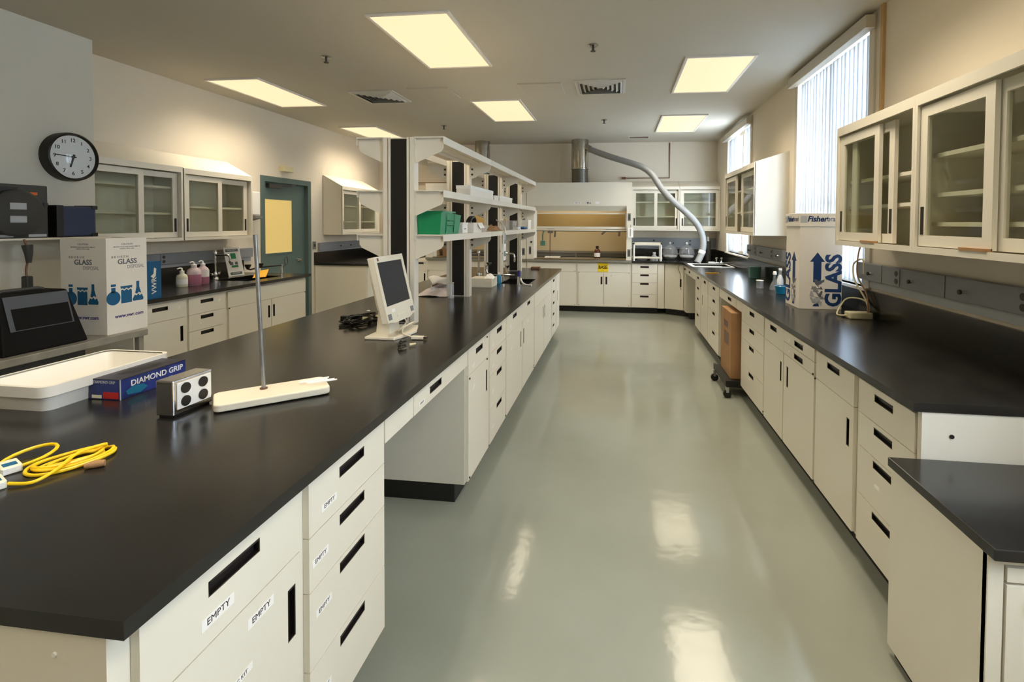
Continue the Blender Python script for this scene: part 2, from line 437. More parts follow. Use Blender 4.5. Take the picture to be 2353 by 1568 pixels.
# ------------------------------------------------------------------ base cabinets
def panel_with_hole(x0, x1, z0, z1, hole, th=0.018):
    g = G(); y0, y1 = 0.0, th
    if hole is None: return g.box(x0, x1, y0, y1, z0, z1)
    a, b, c, d = hole
    o = [(x0, z0), (x1, z0), (x1, z1), (x0, z1)]; i = [(a, c), (b, c), (b, d), (a, d)]
    V = lambda p, y: g.bm.verts.new((p[0], y, p[1]))
    of, inf_, ob, ib = [V(p, y0) for p in o], [V(p, y0) for p in i], [V(p, y1) for p in o], [V(p, y1) for p in i]
    for k in range(4):
        n = (k + 1) % 4
        g.bm.faces.new([of[k], of[n], inf_[n], inf_[k]]); g.bm.faces.new([ob[n], ob[k], ib[k], ib[n]])
        g.bm.faces.new([of[n], of[k], ob[k], ob[n]]); g.bm.faces.new([inf_[k], inf_[n], ib[n], ib[k]])
    return g

def cup(parent, hole, m='cup'):
    a, b, c, d = hole; g = G(); e = .0015
    g.box(a, b, .014, .017, c, d)                                     # back of the recess
    g.box(a, a + .003, .001, .014, c, d); g.box(b - .003, b, .001, .014, c, d)
    g.box(a + .003, b - .003, .001, .014, c, c + .003); g.box(a + .003, b - .003, -e, .014, d - .004, d)
    return mk('handle', g, m, parent)

HW, HH, VW, VH = 0.146, 0.033, 0.030, 0.135
def front(root, kind, x0, x1, z0, z1, hp=None, hm='cup', notes=()):
    """kind: drawer / door / panel; hp: 'h' centred near the top, ('h', x, ztop), 'vl', 'vr', ('v', x)"""
    gx = 0.0015; x0 += gx; x1 -= gx; z0 += gx; z1 -= gx; hole = None
    if hp == 'h': hp = ('h', (x0 + x1) / 2, z1 - 0.022)
    if hp == 'vl': hp = ('v', x0 + 0.05)
    if hp == 'vr': hp = ('v', x1 - 0.05)
    if hp and hp[0] == 'h': hole = (hp[1] - HW/2, hp[1] + HW/2, hp[2] - HH, hp[2])
    if hp and hp[0] == 'v':
        zt = min(z1 - .06, .632); hole = (hp[1] - VW/2, hp[1] + VW/2, zt - VH, zt)
    p = mk(kind, panel_with_hole(x0, x1, z0, z1, hole), 'enamel', root)
    if hole: cup(p, hole, hm)
    for n in notes:
        nx, nz, s, ang = n[:4]; sc = n[4] if len(n) > 4 else .014; op = n[5] if len(n) > 5 else True
        g = G(); hw, hh = len(s) * sc * .36 + .006, sc * .62; ca, sa = math.cos(ang), math.sin(ang)
        if op:
            q = [(-hw, -hh), (hw, -hh), (hw, hh), (-hw, hh)]
            g.prism([(nx + a * ca - b * sa, nz + a * sa + b * ca) for a, b in q], 'y', -.0008, 0); mk('label_card', g, 'paper', p)
        if s.strip(): text(p, s, sc, (nx, -.001, nz), 'ink_black', spin=ang)
    return p

def base_unit(name, label, loc, rz, w, fronts, depth=0.60, top=0.880, floor=0.102, group=None, studs=(), btop=None):
    t = T(name, label, 'cabinet', loc, rz, group)
    mk('body', G().box(0, w, 0.019, depth, floor, btop or top), 'enamel', t)
    if btop: mk('top_rail', G().box(0, w, 0.019, 0.03, btop, top).box(0, .012, .03, depth, btop, top).box(w - .012, w, .03, depth, btop, top), 'enamel', t)
    mk('toe_kick', G().box(0, w, 0.075, depth, 0, floor), 'toe', t)
    for f in fronts: front(t, *f)
    for (x, z) in studs: mk('bumper', G().cyl((x, -.006, z), (x, 0.002, z), .006, .006, 8), 'dark_gray', t)
    return t

Z4 = [(.708, .862), (.556, .708), (.338, .556), (.112, .338)]
HT = [.832, .687, .541, .317]
def four(w, x0=0.012, x1=None, notes=None, hc=None):
    x1 = w - .012 if x1 is None else x1; hc = (x0 + x1) / 2 if hc is None else hc
    out = []
    for k, ((a, b), h) in enumerate(zip(Z4, HT)):
        out.append(('drawer', x0, x1, a, b, ('h', hc, h), 'cup', (notes or {}).get(k, ())))
    return out

XF, XR = -.815, 1.1075
R90 = PI / 2
EM = lambda x, z, a=0.0, s=.0175: (x, z, 'EMPTY', a, s)
# island, faces towards the aisle (+x); local x runs away from the camera
base_unit('base_cabinet', 'island base cabinet nearest the camera with one drawer over a door marked EMPTY', (XF, .716, 0), R90, .475,
    [('drawer', .024, .462, .703, .862, ('h', .244, .832), 'cup', [EM(.195, .752, 0, .020)]),
     ('door', .024, .462, .112, .703, ('v', .427), 'cup', [EM(.318, .655, 0, .020), (.25, .555, 'TLC KIT', 0.05, .013)])])
base_unit('base_cabinet', 'island four drawer cabinet with EMPTY stickers beside the open knee space', (XF, 1.192, 0), R90, .468,
    four(.468, .022, .456, {0: [EM(.118, .758)], 1: [EM(.075, .628)], 2: [EM(.09, .478)], 3: [EM(.085, .235)]}, .244))
t = T('apron_drawer_unit', 'shallow apron drawer under the island top bridging the knee space', 'drawer', (XF, 1.66, 0), R90)
mk('rail', G().box(0, .975, .019, .55, .845, .880).box(0, .245, .002, .02, .772, .880).box(.735, .975, .002, .02, .772, .880), 'enamel', t)
mk('body', G().box(.25, .73, .02, .50, .775, .845), 'enamel', t)
front(t, 'drawer', .245, .735, .772, .862, ('h', .493, .836), 'cup', [EM(.33, .80, 0, .013)])
base_unit('base_cabinet', 'island cabinet with one drawer over a door on the far side of the knee space', (XF, 2.635, 0), R90, .46,
    [('drawer', .012, .448, .708, .862, ('h', .232, .826), 'cup', [(.11, .745, '   ', .5, .012)]), ('door', .012, .448, .112, .708, ('v', .398), 'cup', [(.12, .615, '   ', .7, .012)])], studs=[(.03, .69), (.03, .13), (.40, .84), (.40, .70)])
base_unit('base_cabinet', 'island four drawer cabinet with torn white stickers near its middle', (XF, 3.096, 0), R90, .487,
    four(.487, .02, .475, {k: [(.10, z, '   ', .5, .012)] for k, z in enumerate((.75, .61, .44, .20))}, .277), studs=[(.475, .13)])
base_unit('base_cabinet', 'wide island cabinet with two drawers over double doors', (XF, 3.584, 0), R90, 1.256,
    [('drawer', .012, .628, .708, .862, ('h', .315, .834), 'cup', [(.16, .76, '   ', -.6, .014)]), ('drawer', .628, 1.244, .708, .862, ('h', .94, .834)),
     ('door', .012, .620, .112, .708, ('v', .57), 'cup', [(.2, .58, '   ', .8, .014)]), ('door', .636, 1.244, .112, .708, ('v', .70), 'cup', [(.9, .66, '  ', .2, .02)])], studs=[(1.23, .13), (1.23, .15)])
base_unit('base_cabinet', 'island sink cabinet with a plain panel over double doors', (XF, 4.841, 0), R90, 1.31,
    [('panel', .012, 1.298, .708, .862), ('door', .012, .652, .112, .708, ('v', .60)), ('door', .658, 1.298, .112, .708, ('v', .71))], btop=.66)
base_unit('base_cabinet', 'narrow island cabinet of five short drawers near its far end', (XF, 6.152, 0), R90, .44,
    [('drawer', .012, .428, a, b, ('h', .19, h)) for (a, b, h) in ((.715, .862, .835), (.57, .715, .69), (.425, .57, .545), (.28, .425, .40), (.112, .28, .255))])
base_unit('base_cabinet', 'last island cabinet at the far end with one tall door', (XF, 6.593, 0), R90, .385,
    [('door', .012, .373, .112, .862, ('v', .16))])
for k, (a, b, l) in enumerate(((.72, 2.2, 'hidden'), (2.2, 3.9, 'x'), (3.9, 5.5, 'x'), (5.5, 6.97, 'x'))):
    lab = ('plain double door cabinet on the far side of the island near the cart', 'plain double door cabinet on the far side of the island beneath the monitor',
           'plain double door cabinet on the far side of the island beneath the shelves', 'plain double door cabinet on the far side of the island by its end')[k]
    wd = b - a
    base_unit('base_cabinet', lab, (-2.085, b, 0), -R90, wd, [('door', .012, wd/2, .112, .862, ('v', wd/2 - .06)), ('door', wd/2, wd - .012, .112, .862, ('v', wd/2 + .06))], depth=.58)

# right run, faces towards the aisle (-x); local x runs towards the camera
def run_r(label, y1, y0, fronts, studs=()):
    return base_unit('base_cabinet', label, (XR, y1, 0), -R90, y1 - y0, fronts, depth=.64, studs=studs)
run_r('right hand four drawer cabinet at the near end beside the low bench', 2.445, 1.975, four(.47, .024, .458, {2: [(.2, .44, '   ', 0, .012)]}, .235))
run_r('right hand cabinet with one drawer over a door second from the low bench', 2.927, 2.446, [('drawer', .012, .462, .705, .862, ('h', .23, .836)), ('door', .012, .462, .112, .705, ('v', .405))], [(.006, .70), (.012, .115)])
run_r('right hand cabinet with three drawers over double doors', 3.902, 2.928,
    [('drawer', .012, .445, .705, .862, ('h', .215, .836)), ('drawer', .445, .962, .784, .862, ('h', .71, .835), 'cup', [(.55, .815, '   ', .6, .012)]), ('drawer', .445, .962, .705, .784, ('h', .71, .753), 'cup', [(.55, .74, '   ', .6, .012)]),
     ('door', .012, .438, .112, .705, ('v', .39)), ('door', .452, .962, .112, .705, ('v', .52))], [(.95, .715), (.006, .14)])
run_r('right hand four drawer cabinet just before the brown carton', 4.607, 3.903, four(.704, .012, .69, {3: [(.3, .26, '   ', 0, .012)], 2: [(.3, .47, '   ', 0, .012)]}, .35))
t = T('apron_drawer_unit', 'shallow apron drawer over the knee space that holds the brown carton', 'drawer', (XR, 5.585, 0), -R90)
mk('rail', G().box(0, .977, .019, .55, .845, .880).box(0, .2, .002, .02, .77, .880).box(.78, .977, .002, .02, .77, .880), 'enamel', t)
mk('body', G().box(.21, .77, .02, .50, .775, .845), 'enamel', t)
front(t, 'drawer', .2, .78, .77, .862, ('h', .5, .834))
run_r('right hand four drawer cabinet just beyond the brown carton', 6.272, 5.586, four(.686, .012, .674, None, .38))
run_r('right hand narrow cabinet with a drawer over one door past the carton', 6.786, 6.273, [('drawer', .012, .501, .708, .862, ('h', .29, .834)), ('door', .012, .501, .112, .708, ('v', .12))])
run_r('right hand narrow four drawer cabinet before the dark knee space', 7.271, 6.787, four(.484, .012, .472, None, .24))
t = T('apron_drawer_unit', 'shallow apron drawer over the farthest knee space beside the corner', 'drawer', (XR, 8.28, 0), -R90)
mk('rail', G().box(0, 1.008, .019, .55, .845, .880).box(0, .12, .002, .02, .755, .880).box(.72, 1.008, .002, .02, .755, .880), 'enamel', t)
mk('body', G().box(.13, .71, .02, .05, .775, .845), 'enamel', t)
front(t, 'drawer', .12, .72, .755, .862, ('h', .405, .826))
run_r('slim filler cabinet with a drawer next to the diagonal corner cabinet', 8.47, 8.281, [('drawer', .006, .183, .74, .862, ('h', .094, .828)), ('door', .006, .183, .112, .74)])

# back run, faces the camera (-y)
YF = 8.65
base_unit('base_cabinet', 'base cabinet under the fume hood with plain double doors behind the island end', (-1.60, YF, 0), 0, .895,
    [('panel', .012, .883, .708, .862), ('door', .012, .447, .112, .708), ('door', .451, .883, .112, .708)], depth=.64, studs=[(.86, .72), (.86, .13)])
t = base_unit('base_cabinet', 'base cabinet under the fume hood bearing the yellow BASE sign over double doors', (-.704, YF, 0), 0, .942,
    [('panel', .012, .930, .708, .862), ('door', .03, .47, .112, .708, ('v', .43), 'pull_maroon'), ('door', .474, .915, .112, .708, ('v', .515), 'pull_maroon')], depth=.64, studs=[(.04, .70), (.905, .70), (.905, .13), (.04, .13), (.6, .65)])
s = T('base_sign', 'yellow sign lettered BASE on the cabinet below the fume hood', 'sign', (-.252, YF - .001, .715))
mk('plate', G().box(-.09, .09, -.002, 0, 0, .152), 'yellow_sign', s)
text(s, 'BASE', .075, (0, -.003, .078), 'ink_black', bold=.0022, sx=.92)
base_unit('base_cabinet', 'four drawer cabinet with maroon pulls right of the fume hood base', (.240, YF, 0), 0, .45,
    [('drawer', .012, .438, a, b, ('h', .225, h), 'pull_maroon') for (a, b, h) in ((.70, .862, .826), (.545, .70, .685), (.335, .545, .535), (.112, .335, .318))], depth=.64)
struct('trim_2', G().box(.691, .80, YF, YF + .6, .102, .880), 'enamel')
# diagonal corner cabinet
ax, ay, bx, by = .80, YF, XR, 8.47
dl = math.hypot(bx - ax, by - ay); da = math.atan2(by - ay, bx - ax)
t = T('corner_cabinet', 'diagonal corner base cabinet between the back drawers and right hand run', 'cabinet', (ax, ay, 0), da)
front(t, 'door', .008, dl - .008, .112, .862, ('v', dl - .06), 'pull_maroon')
lx = lambda X, Y: ((X - ax) * math.cos(da) + (Y - ay) * math.sin(da), -(X - ax) * math.sin(da) + (Y - ay) * math.cos(da))
mk('body', G().prism([(0, .019), (dl, .019), lx(XW - .05, by), lx(XW - .05, YB - .02), lx(ax, YB - .02)], 'z', .102, .880), 'enamel', t)
mk('toe_kick', G().prism([(0, .075), (dl, .075), lx(XW - .05, by), lx(XW - .05, YB - .02), lx(ax, YB - .02)], 'z', 0, .102), 'toe', t)
mk('catch_cord', G().tube(smoothpath([(dl - .085, -.004, .86), (dl - .1, -.012, .80), (dl - .07, -.006, .72), (dl - .062, -.006, .55), (dl - .05, -.008, .45)], 5), .0035, 6), 'ink_black', t)

# left run, faces +x
XLF = -3.82
base_unit('base_cabinet', 'left counter cabinet with a drawer over a door beside the cart', (XLF, 3.485, 0), R90, .485,
    [('drawer', .012, .473, .708, .862, ('h', .22, .83), 'cup', [(.40, .80, '  ', .8, .012)]), ('door', .012, .473, .112, .708, ('v', .425))], depth=.52)
base_unit('base_cabinet', 'left counter four drawer cabinet below the soap bottles', (XLF, 3.971, 0), R90, .445,
    four(.445, .014, .43, {0: [(.36, .80, '  ', .8, .012)], 1: [(.14, .615, ' ', 0, .008)]}, .215), depth=.86)
base_unit('base_cabinet', 'left counter sink cabinet with double doors beside the green door', (XLF, 4.417, 0), R90, 1.265,
    [('panel', .02, 1.25, .70, .862), ('door', .03, .635, .112, .70, ('v', .60)), ('door', .64, 1.245, .112, .70, ('v', .68))], depth=.86, studs=[(.035, .695), (1.235, .695)], btop=.66)
base_unit('base_cabinet', 'cream end panelled cabinet in the far left corner past the green door', (-3.83, 7.20, 0), R90, 2.0,
    four(.47, .012, .46, None, .235) + [('door', .47, 1.98, .112, .862)], depth=.86)
base_unit('base_cabinet', 'base cabinet under the left fume hood with a lock and dark pull', (-3.70, YF, 0), 0, 1.05,
    [('panel', .012, 1.04, .69, .862, ('h', .12, .83)), ('door', .012, .26, .112, .69, ('v', .21)), ('door', .30, 1.04, .112, .69)], depth=.64, studs=[(.22, .82), (.22, .66)])
base_unit('base_cabinet', 'base cabinet under the left fume hood hidden behind the island shelves', (-2.645, YF, 0), 0, 1.04,
    [('panel', .012, 1.03, .69, .862), ('door', .012, .52, .112, .69), ('door', .52, 1.03, .112, .69)], depth=.64)

# ------------------------------------------------------------------ worktops
ZT0, ZT = .882, .914
def slab(name, label, rects, m='epoxy_top', polys=(), loc=(0, 0, 0)):
    g = G()
    for x0, x1, y0, y1 in rects: g.box(x0, x1, y0, y1, ZT0, ZT)
    for p in polys: g.prism(p, 'z', ZT0, ZT)
    t = T(name, label, 'countertop', loc)
    bmesh.ops.remove_doubles(g.bm, verts=g.bm.verts[:], dist=1e-5)
    mk('slab', g, m, t, world=True)
    return t
def basin(parent, x0, x1, y0, y1, d=.2, m='black'):
    g = G(); e = .008
    g.box(x0 - e, x1 + e, y0 - e, y1 + e, ZT - d - .01, ZT - d)
    g.box(x0 - e, x0, y0 - e, y1 + e, ZT - d, ZT0 + .004); g.box(x1, x1 + e, y0 - e, y1 + e, ZT - d, ZT0 + .004)
    g.box(x0, x1, y0 - e, y0, ZT - d, ZT0 + .004); g.box(x0, x1, y1, y1 + e, ZT - d, ZT0 + .004)
    mk('basin', g, m, parent, world=True)
def around(X0, X1, Y0, Y1, x0, x1, y0, y1):
    return [(X0, X1, Y0, y0), (X0, X1, y1, Y1), (X0, x0, y0, y1), (x1, X1, y0, y1)]
XI0, XI1, YI0, YI1 = -2.115, -.787, .690, 6.99
SK = (-1.24, -.93, 5.12, 5.62)
t = slab('island_worktop', 'long black island worktop running down the room', around(XI0, XI1, YI0, YI1, *SK), loc=(-1.45, 3.8, ZT0)); basin(t, *SK)
SR = (1.17, 1.70, 7.66, 8.20)
XS = XW - .003; YS = YB - .003
rr = around(1.0775, XS, 1.945, 8.40, *SR)
t = slab('window_worktop', 'black worktop along the window wall turning the back corner', rr, polys=[[(1.0775, 8.40), (XS, 8.40), (XS, YS), (.243, YS), (.243, 8.62), (.79, 8.62), (1.0775, 8.44)]], loc=(1.4, 5, ZT0)); basin(t, *SR, m='steel')
mk('backsplash', G().box(XS - .022, XS, 1.945, YS, ZT, 1.10).box(.243, XS - .022, YS - .022, YS, ZT, 1.10), 'epoxy_top', t, world=True)
g = G(); a, b, c, d = SR
g.box(a - .05, b + .03, c - .035, c, ZT, ZT + .006).box(a - .05, b + .03, d, d + .05, ZT, ZT + .006).box(a - .05, a, c, d, ZT, ZT + .006).box(b, b + .03, c, d, ZT, ZT + .006)
mk('sink_rim', g, 'white', t, world=True)
SL = (-4.36, -3.95, 4.86, 5.42)
t = slab('sink_worktop', 'black sink worktop along the left wall before the green door', [(-4.347, -3.78, 3.47, 3.643)] + around(XL + .003, -3.78, 3.643, 5.72, *SL), loc=(-4.2, 4.6, ZT0)); basin(t, *SL)
mk('backsplash', G().box(XL + .003, XL + .022, 3.645, 5.70, ZT, 1.07), 'epoxy_top', t, world=True)
t = slab('corner_worktop', 'black worktop in the far left corner beyond the green door', [(XL + .003, -3.79, 7.18, YB - .003), (-3.79, -3.70, 8.62, YB - .003)], loc=(-4.2, 8.2, ZT0))
mk('backsplash', G().box(XL + .003, XL + .022, 7.18, YB - .003, ZT, 1.08).box(XL + .022, -3.70, YB - .022, YB - .003, ZT, 1.08), 'epoxy_top', t, world=True)

# low bench at the near right
t = T('low_bench', 'low bench unit with a black top at the end of the right hand counter', 'cabinet', (1.0, 1.44, 0))
mk('body', G().box(.004, .78, .02, .47, .03, .684), 'enamel', t)
mk('side_panel', G().box(-.008, .006, .005, .475, .035, .684), 'enamel', t)
mk('base', G().box(.01, .78, .03, .46, 0, .03), 'toe', t)
mk('worktop', G().box(-.014, .78, -.03, .49, .684, .716), 'epoxy_top', t, bevel=.003)
mk('face_frame', G().box(-.008, .03, 0, .02, .035, .684).box(.03, .78, 0, .02, .66, .684), 'enamel', t)
p = mk('drawer', G().box(.036, .77, -.004, .016, .615, .654), 'enamel', t)
p = mk('door', G().box(.036, .77, -.004, .016, .05, .605), 'enamel', t)
mk('handle', G().box(.085, .30, -.016, -.004, .545, .575), 'white', p, bevel=.004)
# end panel of the right counter
g = G().box(XR + .002, XW - .002, 1.950, 1.974, .10, .880)
e = T('end_panel', 'cream end panel closing the right hand counter above the low bench', 'panel', (1.4, 1.962, 0)); mk('board', g, 'enamel', e, world=True)
mk('cap', G().cyl((1.21, 1.951, .795), (1.21, 1.946, .795), .008, .008, 10), 'black', e, world=True)
e = T('end_panel', 'cream end panel under the near end of the island top', 'panel', (-1.45, .705, 0)); mk('board', G().box(-2.07, -.832, .700, .7155, .10, .880), 'enamel', e, world=True)
mk('screw', G().cyl((-.93, .700, .835), (-.93, .697, .835), .004, .004, 8), 'white', e, world=True)

# ------------------------------------------------------------------ wall cupboards with sliding glass doors
def wall_cupboard(label, loc, rz, w, h, d, doors, shelves, slope=0.18, posts=(), wedge=None, shelf_mat='enamel_shelf'):
    """local: front plane y=0 facing -y, back at y=d, z from 0; doors: (x0, x1, track 0 front / 1 rear, pull side or None)"""
    t = T('wall_cupboard', label, 'cupboard', loc, rz)
    g = G(); s = .018
    g.box(0, s, 0, d, 0, h); g.box(w - s, w, 0, d, 0, h); g.box(s, w - s, 0, d, 0, s); g.box(s, w - s, 0, d, h - s, h); g.box(s, w - s, d - .01, d, s, h - s)
    mk('body', g, 'enamel', t)
    if slope:
        mk('sloping_top', G().prism([(0, h), (d, h), (d, h + slope)], 'x', 0, w), 'enamel', t)
    g = G().box(0, w, -.006, .006, h - .055, h).box(0, w, -.006, .006, 0, .03).box(0, .02, -.006, .006, .03, h - .055).box(w - .02, w, -.006, .006, .03, h - .055)
    for x in posts: g.box(x - .02, x + .02, -.006, d * .9, .03, h - .055)
    mk('face_frame', g, 'enamel', t)
    for z in shelves: mk('shelf', G().box(s, w - s, .07, d - .01, z, z + .02), shelf_mat, t)
    for x0, x1, tr, pull in doors:
        y0 = .010 + tr * .026; y1 = y0 + .020; b = .052; z0, z1 = .034, h - .066
        p = mk('sliding_door', G().frame(x0, x1, z0, z1, b, y0, y1), 'enamel', t)
        mk('pane', G().box(x0 + b, x1 - b, y0 + .008, y0 + .012, z0 + b, z1 - b), 'cab_glass', p)
        if pull:
            for sd in pull:
                px = x0 + .014 if sd == 'l' else x1 - .038
                mk('finger_pull', G().box(px, px + .024, y0 - .002, y0 + .002, z0 + .055, z0 + .19), 'cup', p)
        if wedge and (x0, tr) in wedge: mk('wedge', G().box(x1 - .16, x1, y0 - .02, y0 + .004, .03, .042), 'carton_tan', t)
    return t
# left wall
c = wall_cupboard('left wall cupboard with two sliding glass doors beside the clock column', (-4.37, 3.30, 1.362), R90, 1.205, .742, .325, [(.02, .80, 0, None), (.76, 1.180, 1, 'r')], [.26, .52])
c = wall_cupboard('smaller left wall cupboard of one shelf beside the green door', (-4.37, 4.52, 1.362), R90, .945, .735, .325, [(.022, .50, 0, 'l'), (.47, .905, 1, 'r')], [.335])
c = wall_cupboard('left wall cupboard beyond the green door partly behind the island shelves', (-4.37, 7.43, 1.352), R90, 1.24, .78, .325, [(.02, .60, 0, 'l'), (.55, 1.22, 1, None)], [.20, .46])
# back wall
wall_cupboard('back wall cupboard of two glass doors next to the fume hood', (.245, 8.99, 1.435), 0, .835, .785, .325, [(.02, .45, 0, 'l'), (.40, .815, 1, 'r')], [.24, .50], slope=.12)
wall_cupboard('back wall cupboard with one glass door behind the hanging hose', (1.085, 8.99, 1.435), 0, .69, .785, .325, [(.022, .67, 0, 'l')], [.24, .50], slope=.12)
# right wall
t = wall_cupboard('far window wall cupboard with a white side panel before the far window', (1.435, 6.94, 1.44), -R90, 1.45, .785, .345, [(.02, .58, 0, 'l'), (.72, 1.43, 1, 'l')], [.25, .52], slope=.11)
wall_cupboard('long right wall cupboard at the window with a half open glass door', (1.45, 3.53, 1.428), -R90, .875, .772, .33, [(.02, .51, 0, 'l'), (.13, .617, 1, 'r')], [.235, .40], slope=.10, wedge={(.02, 0)})
wall_cupboard('near right wall cupboard cut off by the picture edge', (1.45, 2.654, 1.428), -R90, 1.08, .772, .33, [(.022, .50, 0, 'l'), (.47, 1.06, 1, None)], [.13, .27, .46], slope=.10, wedge={(.022, 0)})

# grey service rails on the walls
def service_rail(label, loc, rz, w, h, outlets, strip=True):
    t = T('service_rail', label, 'service rail', loc, rz)
    mk('channel', G().box(0, w, -.045, 0, 0, h), 'rail_gray', t, bevel=.003)
    if strip: mk('ledge_strip', G().box(0, w, -.012, 0, -.055, -.002), 'rail_strip', t)
    for x, kind in outlets:
        if kind == 'o':
            p = mk('outlet', G().box(x - .035, x + .035, -.050, -.045, .006, h - .006), 'rail_gray', t, bevel=.001)
            mk('socket', G().cyl((x, -.052, h * .70), (x, -.045, h * .70), .017, .017, 14).cyl((x, -.052, h * .30), (x, -.045, h * .30), .017, .017, 14), 'dark_gray', p)
        elif kind == 'v':
            p = mk('valve', G().cyl((x, -.045, h * .45), (x, -.070, h * .45), .011, .008, 12), 'chrome', t, smooth=True)
            mk('knob', G().lathe_y([(.004, -.070), (.012, -.070), (.012, -.080), (.005, -.082)], (x, 0, h * .45), 12), 'dark_gray', p)
        elif kind == 's': mk('seam', G().box(x - .002, x + .002, -.0465, -.044, 0, h), 'dark_gray', t)
    return t
service_rail('grey service rail above the left sink counter', (XL, 3.66, 1.105), R90, 2.17, .115, [(.9, 'o'), (1.75, 'o')])
service_rail('grey service rail in the far left corner past the switch', (XL, 7.28, 1.10), R90, 1.95, .125, [(.55, 'v'), (.86, 'v'), (1.4, 'o')])
service_rail('grey service rail below the near right wall cupboards', (XW, 3.86, 1.175), -R90, 2.3, .118, [(.22, 'v'), (.34, 's'), (.52, 'o'), (.70, 'v'), (.98, 's'), (1.14, 'v'), (1.5, 'o')])
service_rail('grey service rail below the far window wall cupboard', (XW, 6.98, 1.165), -R90, 1.60, .125, [(.2, 'v'), (.42, 'o'), (.75, 'v'), (1.1, 'o'), (1.35, 'v')])
service_rail('grey service rail on the back wall behind the glass domes', (.26, YB, 1.13), 0, 1.50, .17, [(.40, 'o'), (.75, 'v'), (1.05, 'o')], strip=True)

# ------------------------------------------------------------------ fume hoods
def fume_hood(label, x0, w, y, extra):
    t = T('fume_hood', label, 'fume hood', (x0, y, .885)); d = YB - y - .012; H = 2.27 - .885
    mk('front_panel', G().box(0, w, 0, .03, H - .405, H), 'enamel', t)
    mk('casing', G().box(0, w, .03, d, H - .03, H).box(0, .03, .03, d, .04, H - .03).box(w - .03, w, .03, d, .04, H - .03).box(.03, w - .03, d - .02, d, .04, H - .03), 'enamel', t)
    mk('soffit', G().prism([(.0, H - .41), (.085, H - .50), (.095, H - .49), (.01, H - .40)], 'x', .14, w - .085), 'enamel', t)
    p = mk('side_post', G().prism([(0, 0), (.13, 0), (.17, .10), (.03, .14), (0, .14)], 'z', .04, H - .405), 'enamel', t)
    mk('service_plate', G().box(.045, .085, -.004, 0, .12, .26), 'mid_gray', p); mk('socket', G().box(.052, .078, -.006, -.004, .14, .24), 'dark_gray', p)
    mk('valve_knob', G().lathe_y([(.006, 0), (.006, -.02), (.02, -.02), (.02, -.04)], (.09, 0, .34), 12), 'dark_gray', p)
    p = mk('side_post', G().prism([(w - .09, 0), (w, 0), (w, .12), (w - .09, .12)], 'z', .04, H - .405), 'enamel', t)
    for z in (.10, .72):
        mk('service_plate', G().box(w - .072, w - .018, -.004, 0, z, z + .13), 'mid_gray', p); mk('socket', G().box(w - .06, w - .03, -.006, -.004, z + .02, z + .11), 'dark_gray', p)
    mk('liner', G().box(.03, w - .03, d - .045, d - .02, .04, H - .03).box(.03, .036, .14, d - .045, .04, H - .03).box(w - .036, w - .03, .12, d - .045, .04, H - .03), 'liner', t)
    mk('baffle', G().box(.05, w - .05, d - .075, d - .055, .16, H - .45), 'liner', t)
    mk('baffle_ledge', G().box(.05, w - .05, d - .10, d - .05, .12, .16).box(w * .44, w * .46, d - .11, d - .05, .04, .16), 'deck_gray', t)
    mk('baffle_skirt', G().box(.05, w - .05, d - .053, d - .046, .055, .12), 'deck_gray', t); mk('baffle_slot', G().box(.05, w - .05, d - .053, d - .046, .04, .055), 'vent_dark', t)
    mk('deck', G().box(0, w, -.02, d, 0, .04), 'deck_gray', t, bevel=.004)
    mk('airfoil', G().prism([(-.03, .045), (.05, .055), (.05, .06), (-.03, .052)], 'x', .14, w - .09), 'galv', t)
    s = mk('sash', G().box(.15, w - .09, .085, .105, .54, .565).box(.15, w - .09, .08, .11, .575, .615).box(.15, w - .09, .085, .105, .835, .86).box(.15, .175, .085, .105, .615, .835).box(w - .115, w - .09, .085, .105, .615, .835), 'enamel', t)
    mk('pane', G().box(.175, w - .115, .093, .098, .615, .835), 'sash_glass', s)
    mk('sash_seal', G().box(.15, w - .09, .083, .107, .530, .541), 'vent_dark', t)
    lp_ = mk('lamp_housing', G().box(w * .2, w * .8, .16, .26, H - .10, H - .04), 'fixture_white', t)
    ld = bpy.data.lights.new('hood_lamp', 'AREA'); ld.shape = 'RECTANGLE'; ld.size = w * .55; ld.size_y = .07; ld.energy = 4.5; ld.color = (1.0, .84, .58)
    lo = bpy.data.objects.new('hood_lamp', ld); C.objects.link(lo); lo.parent = t; lo.location = (w / 2, .21, H - .105)
    if extra:
        mk('label_card', G().box(.84, .96, -.001, 0, H - .37, H - .345), 'paper', t); text(t, 'MIX 75', .028, (.90, -.0015, H - .357), 'ink_black')
        mk('label_card', G().box(1.21, 1.28, -.001, 0, H - .37, H - .335), 'paper', t)
        mk('label_mark', G().lathe_y([(.018, -.001), (.018, 0)], (1.08, 0, H - .355), 12).lathe_y([(.012, -.001), (.012, 0)], (1.12, 0, H - .36), 12), 'ink_gray', t)
    return t
fume_hood('wide cream fume hood with raised sash on the back wall beside the cupboards', -1.60, 1.84, 8.63, True)
fume_hood('second fume hood on the back wall seen through the island shelves', -3.46, 1.85, 8.63, False)
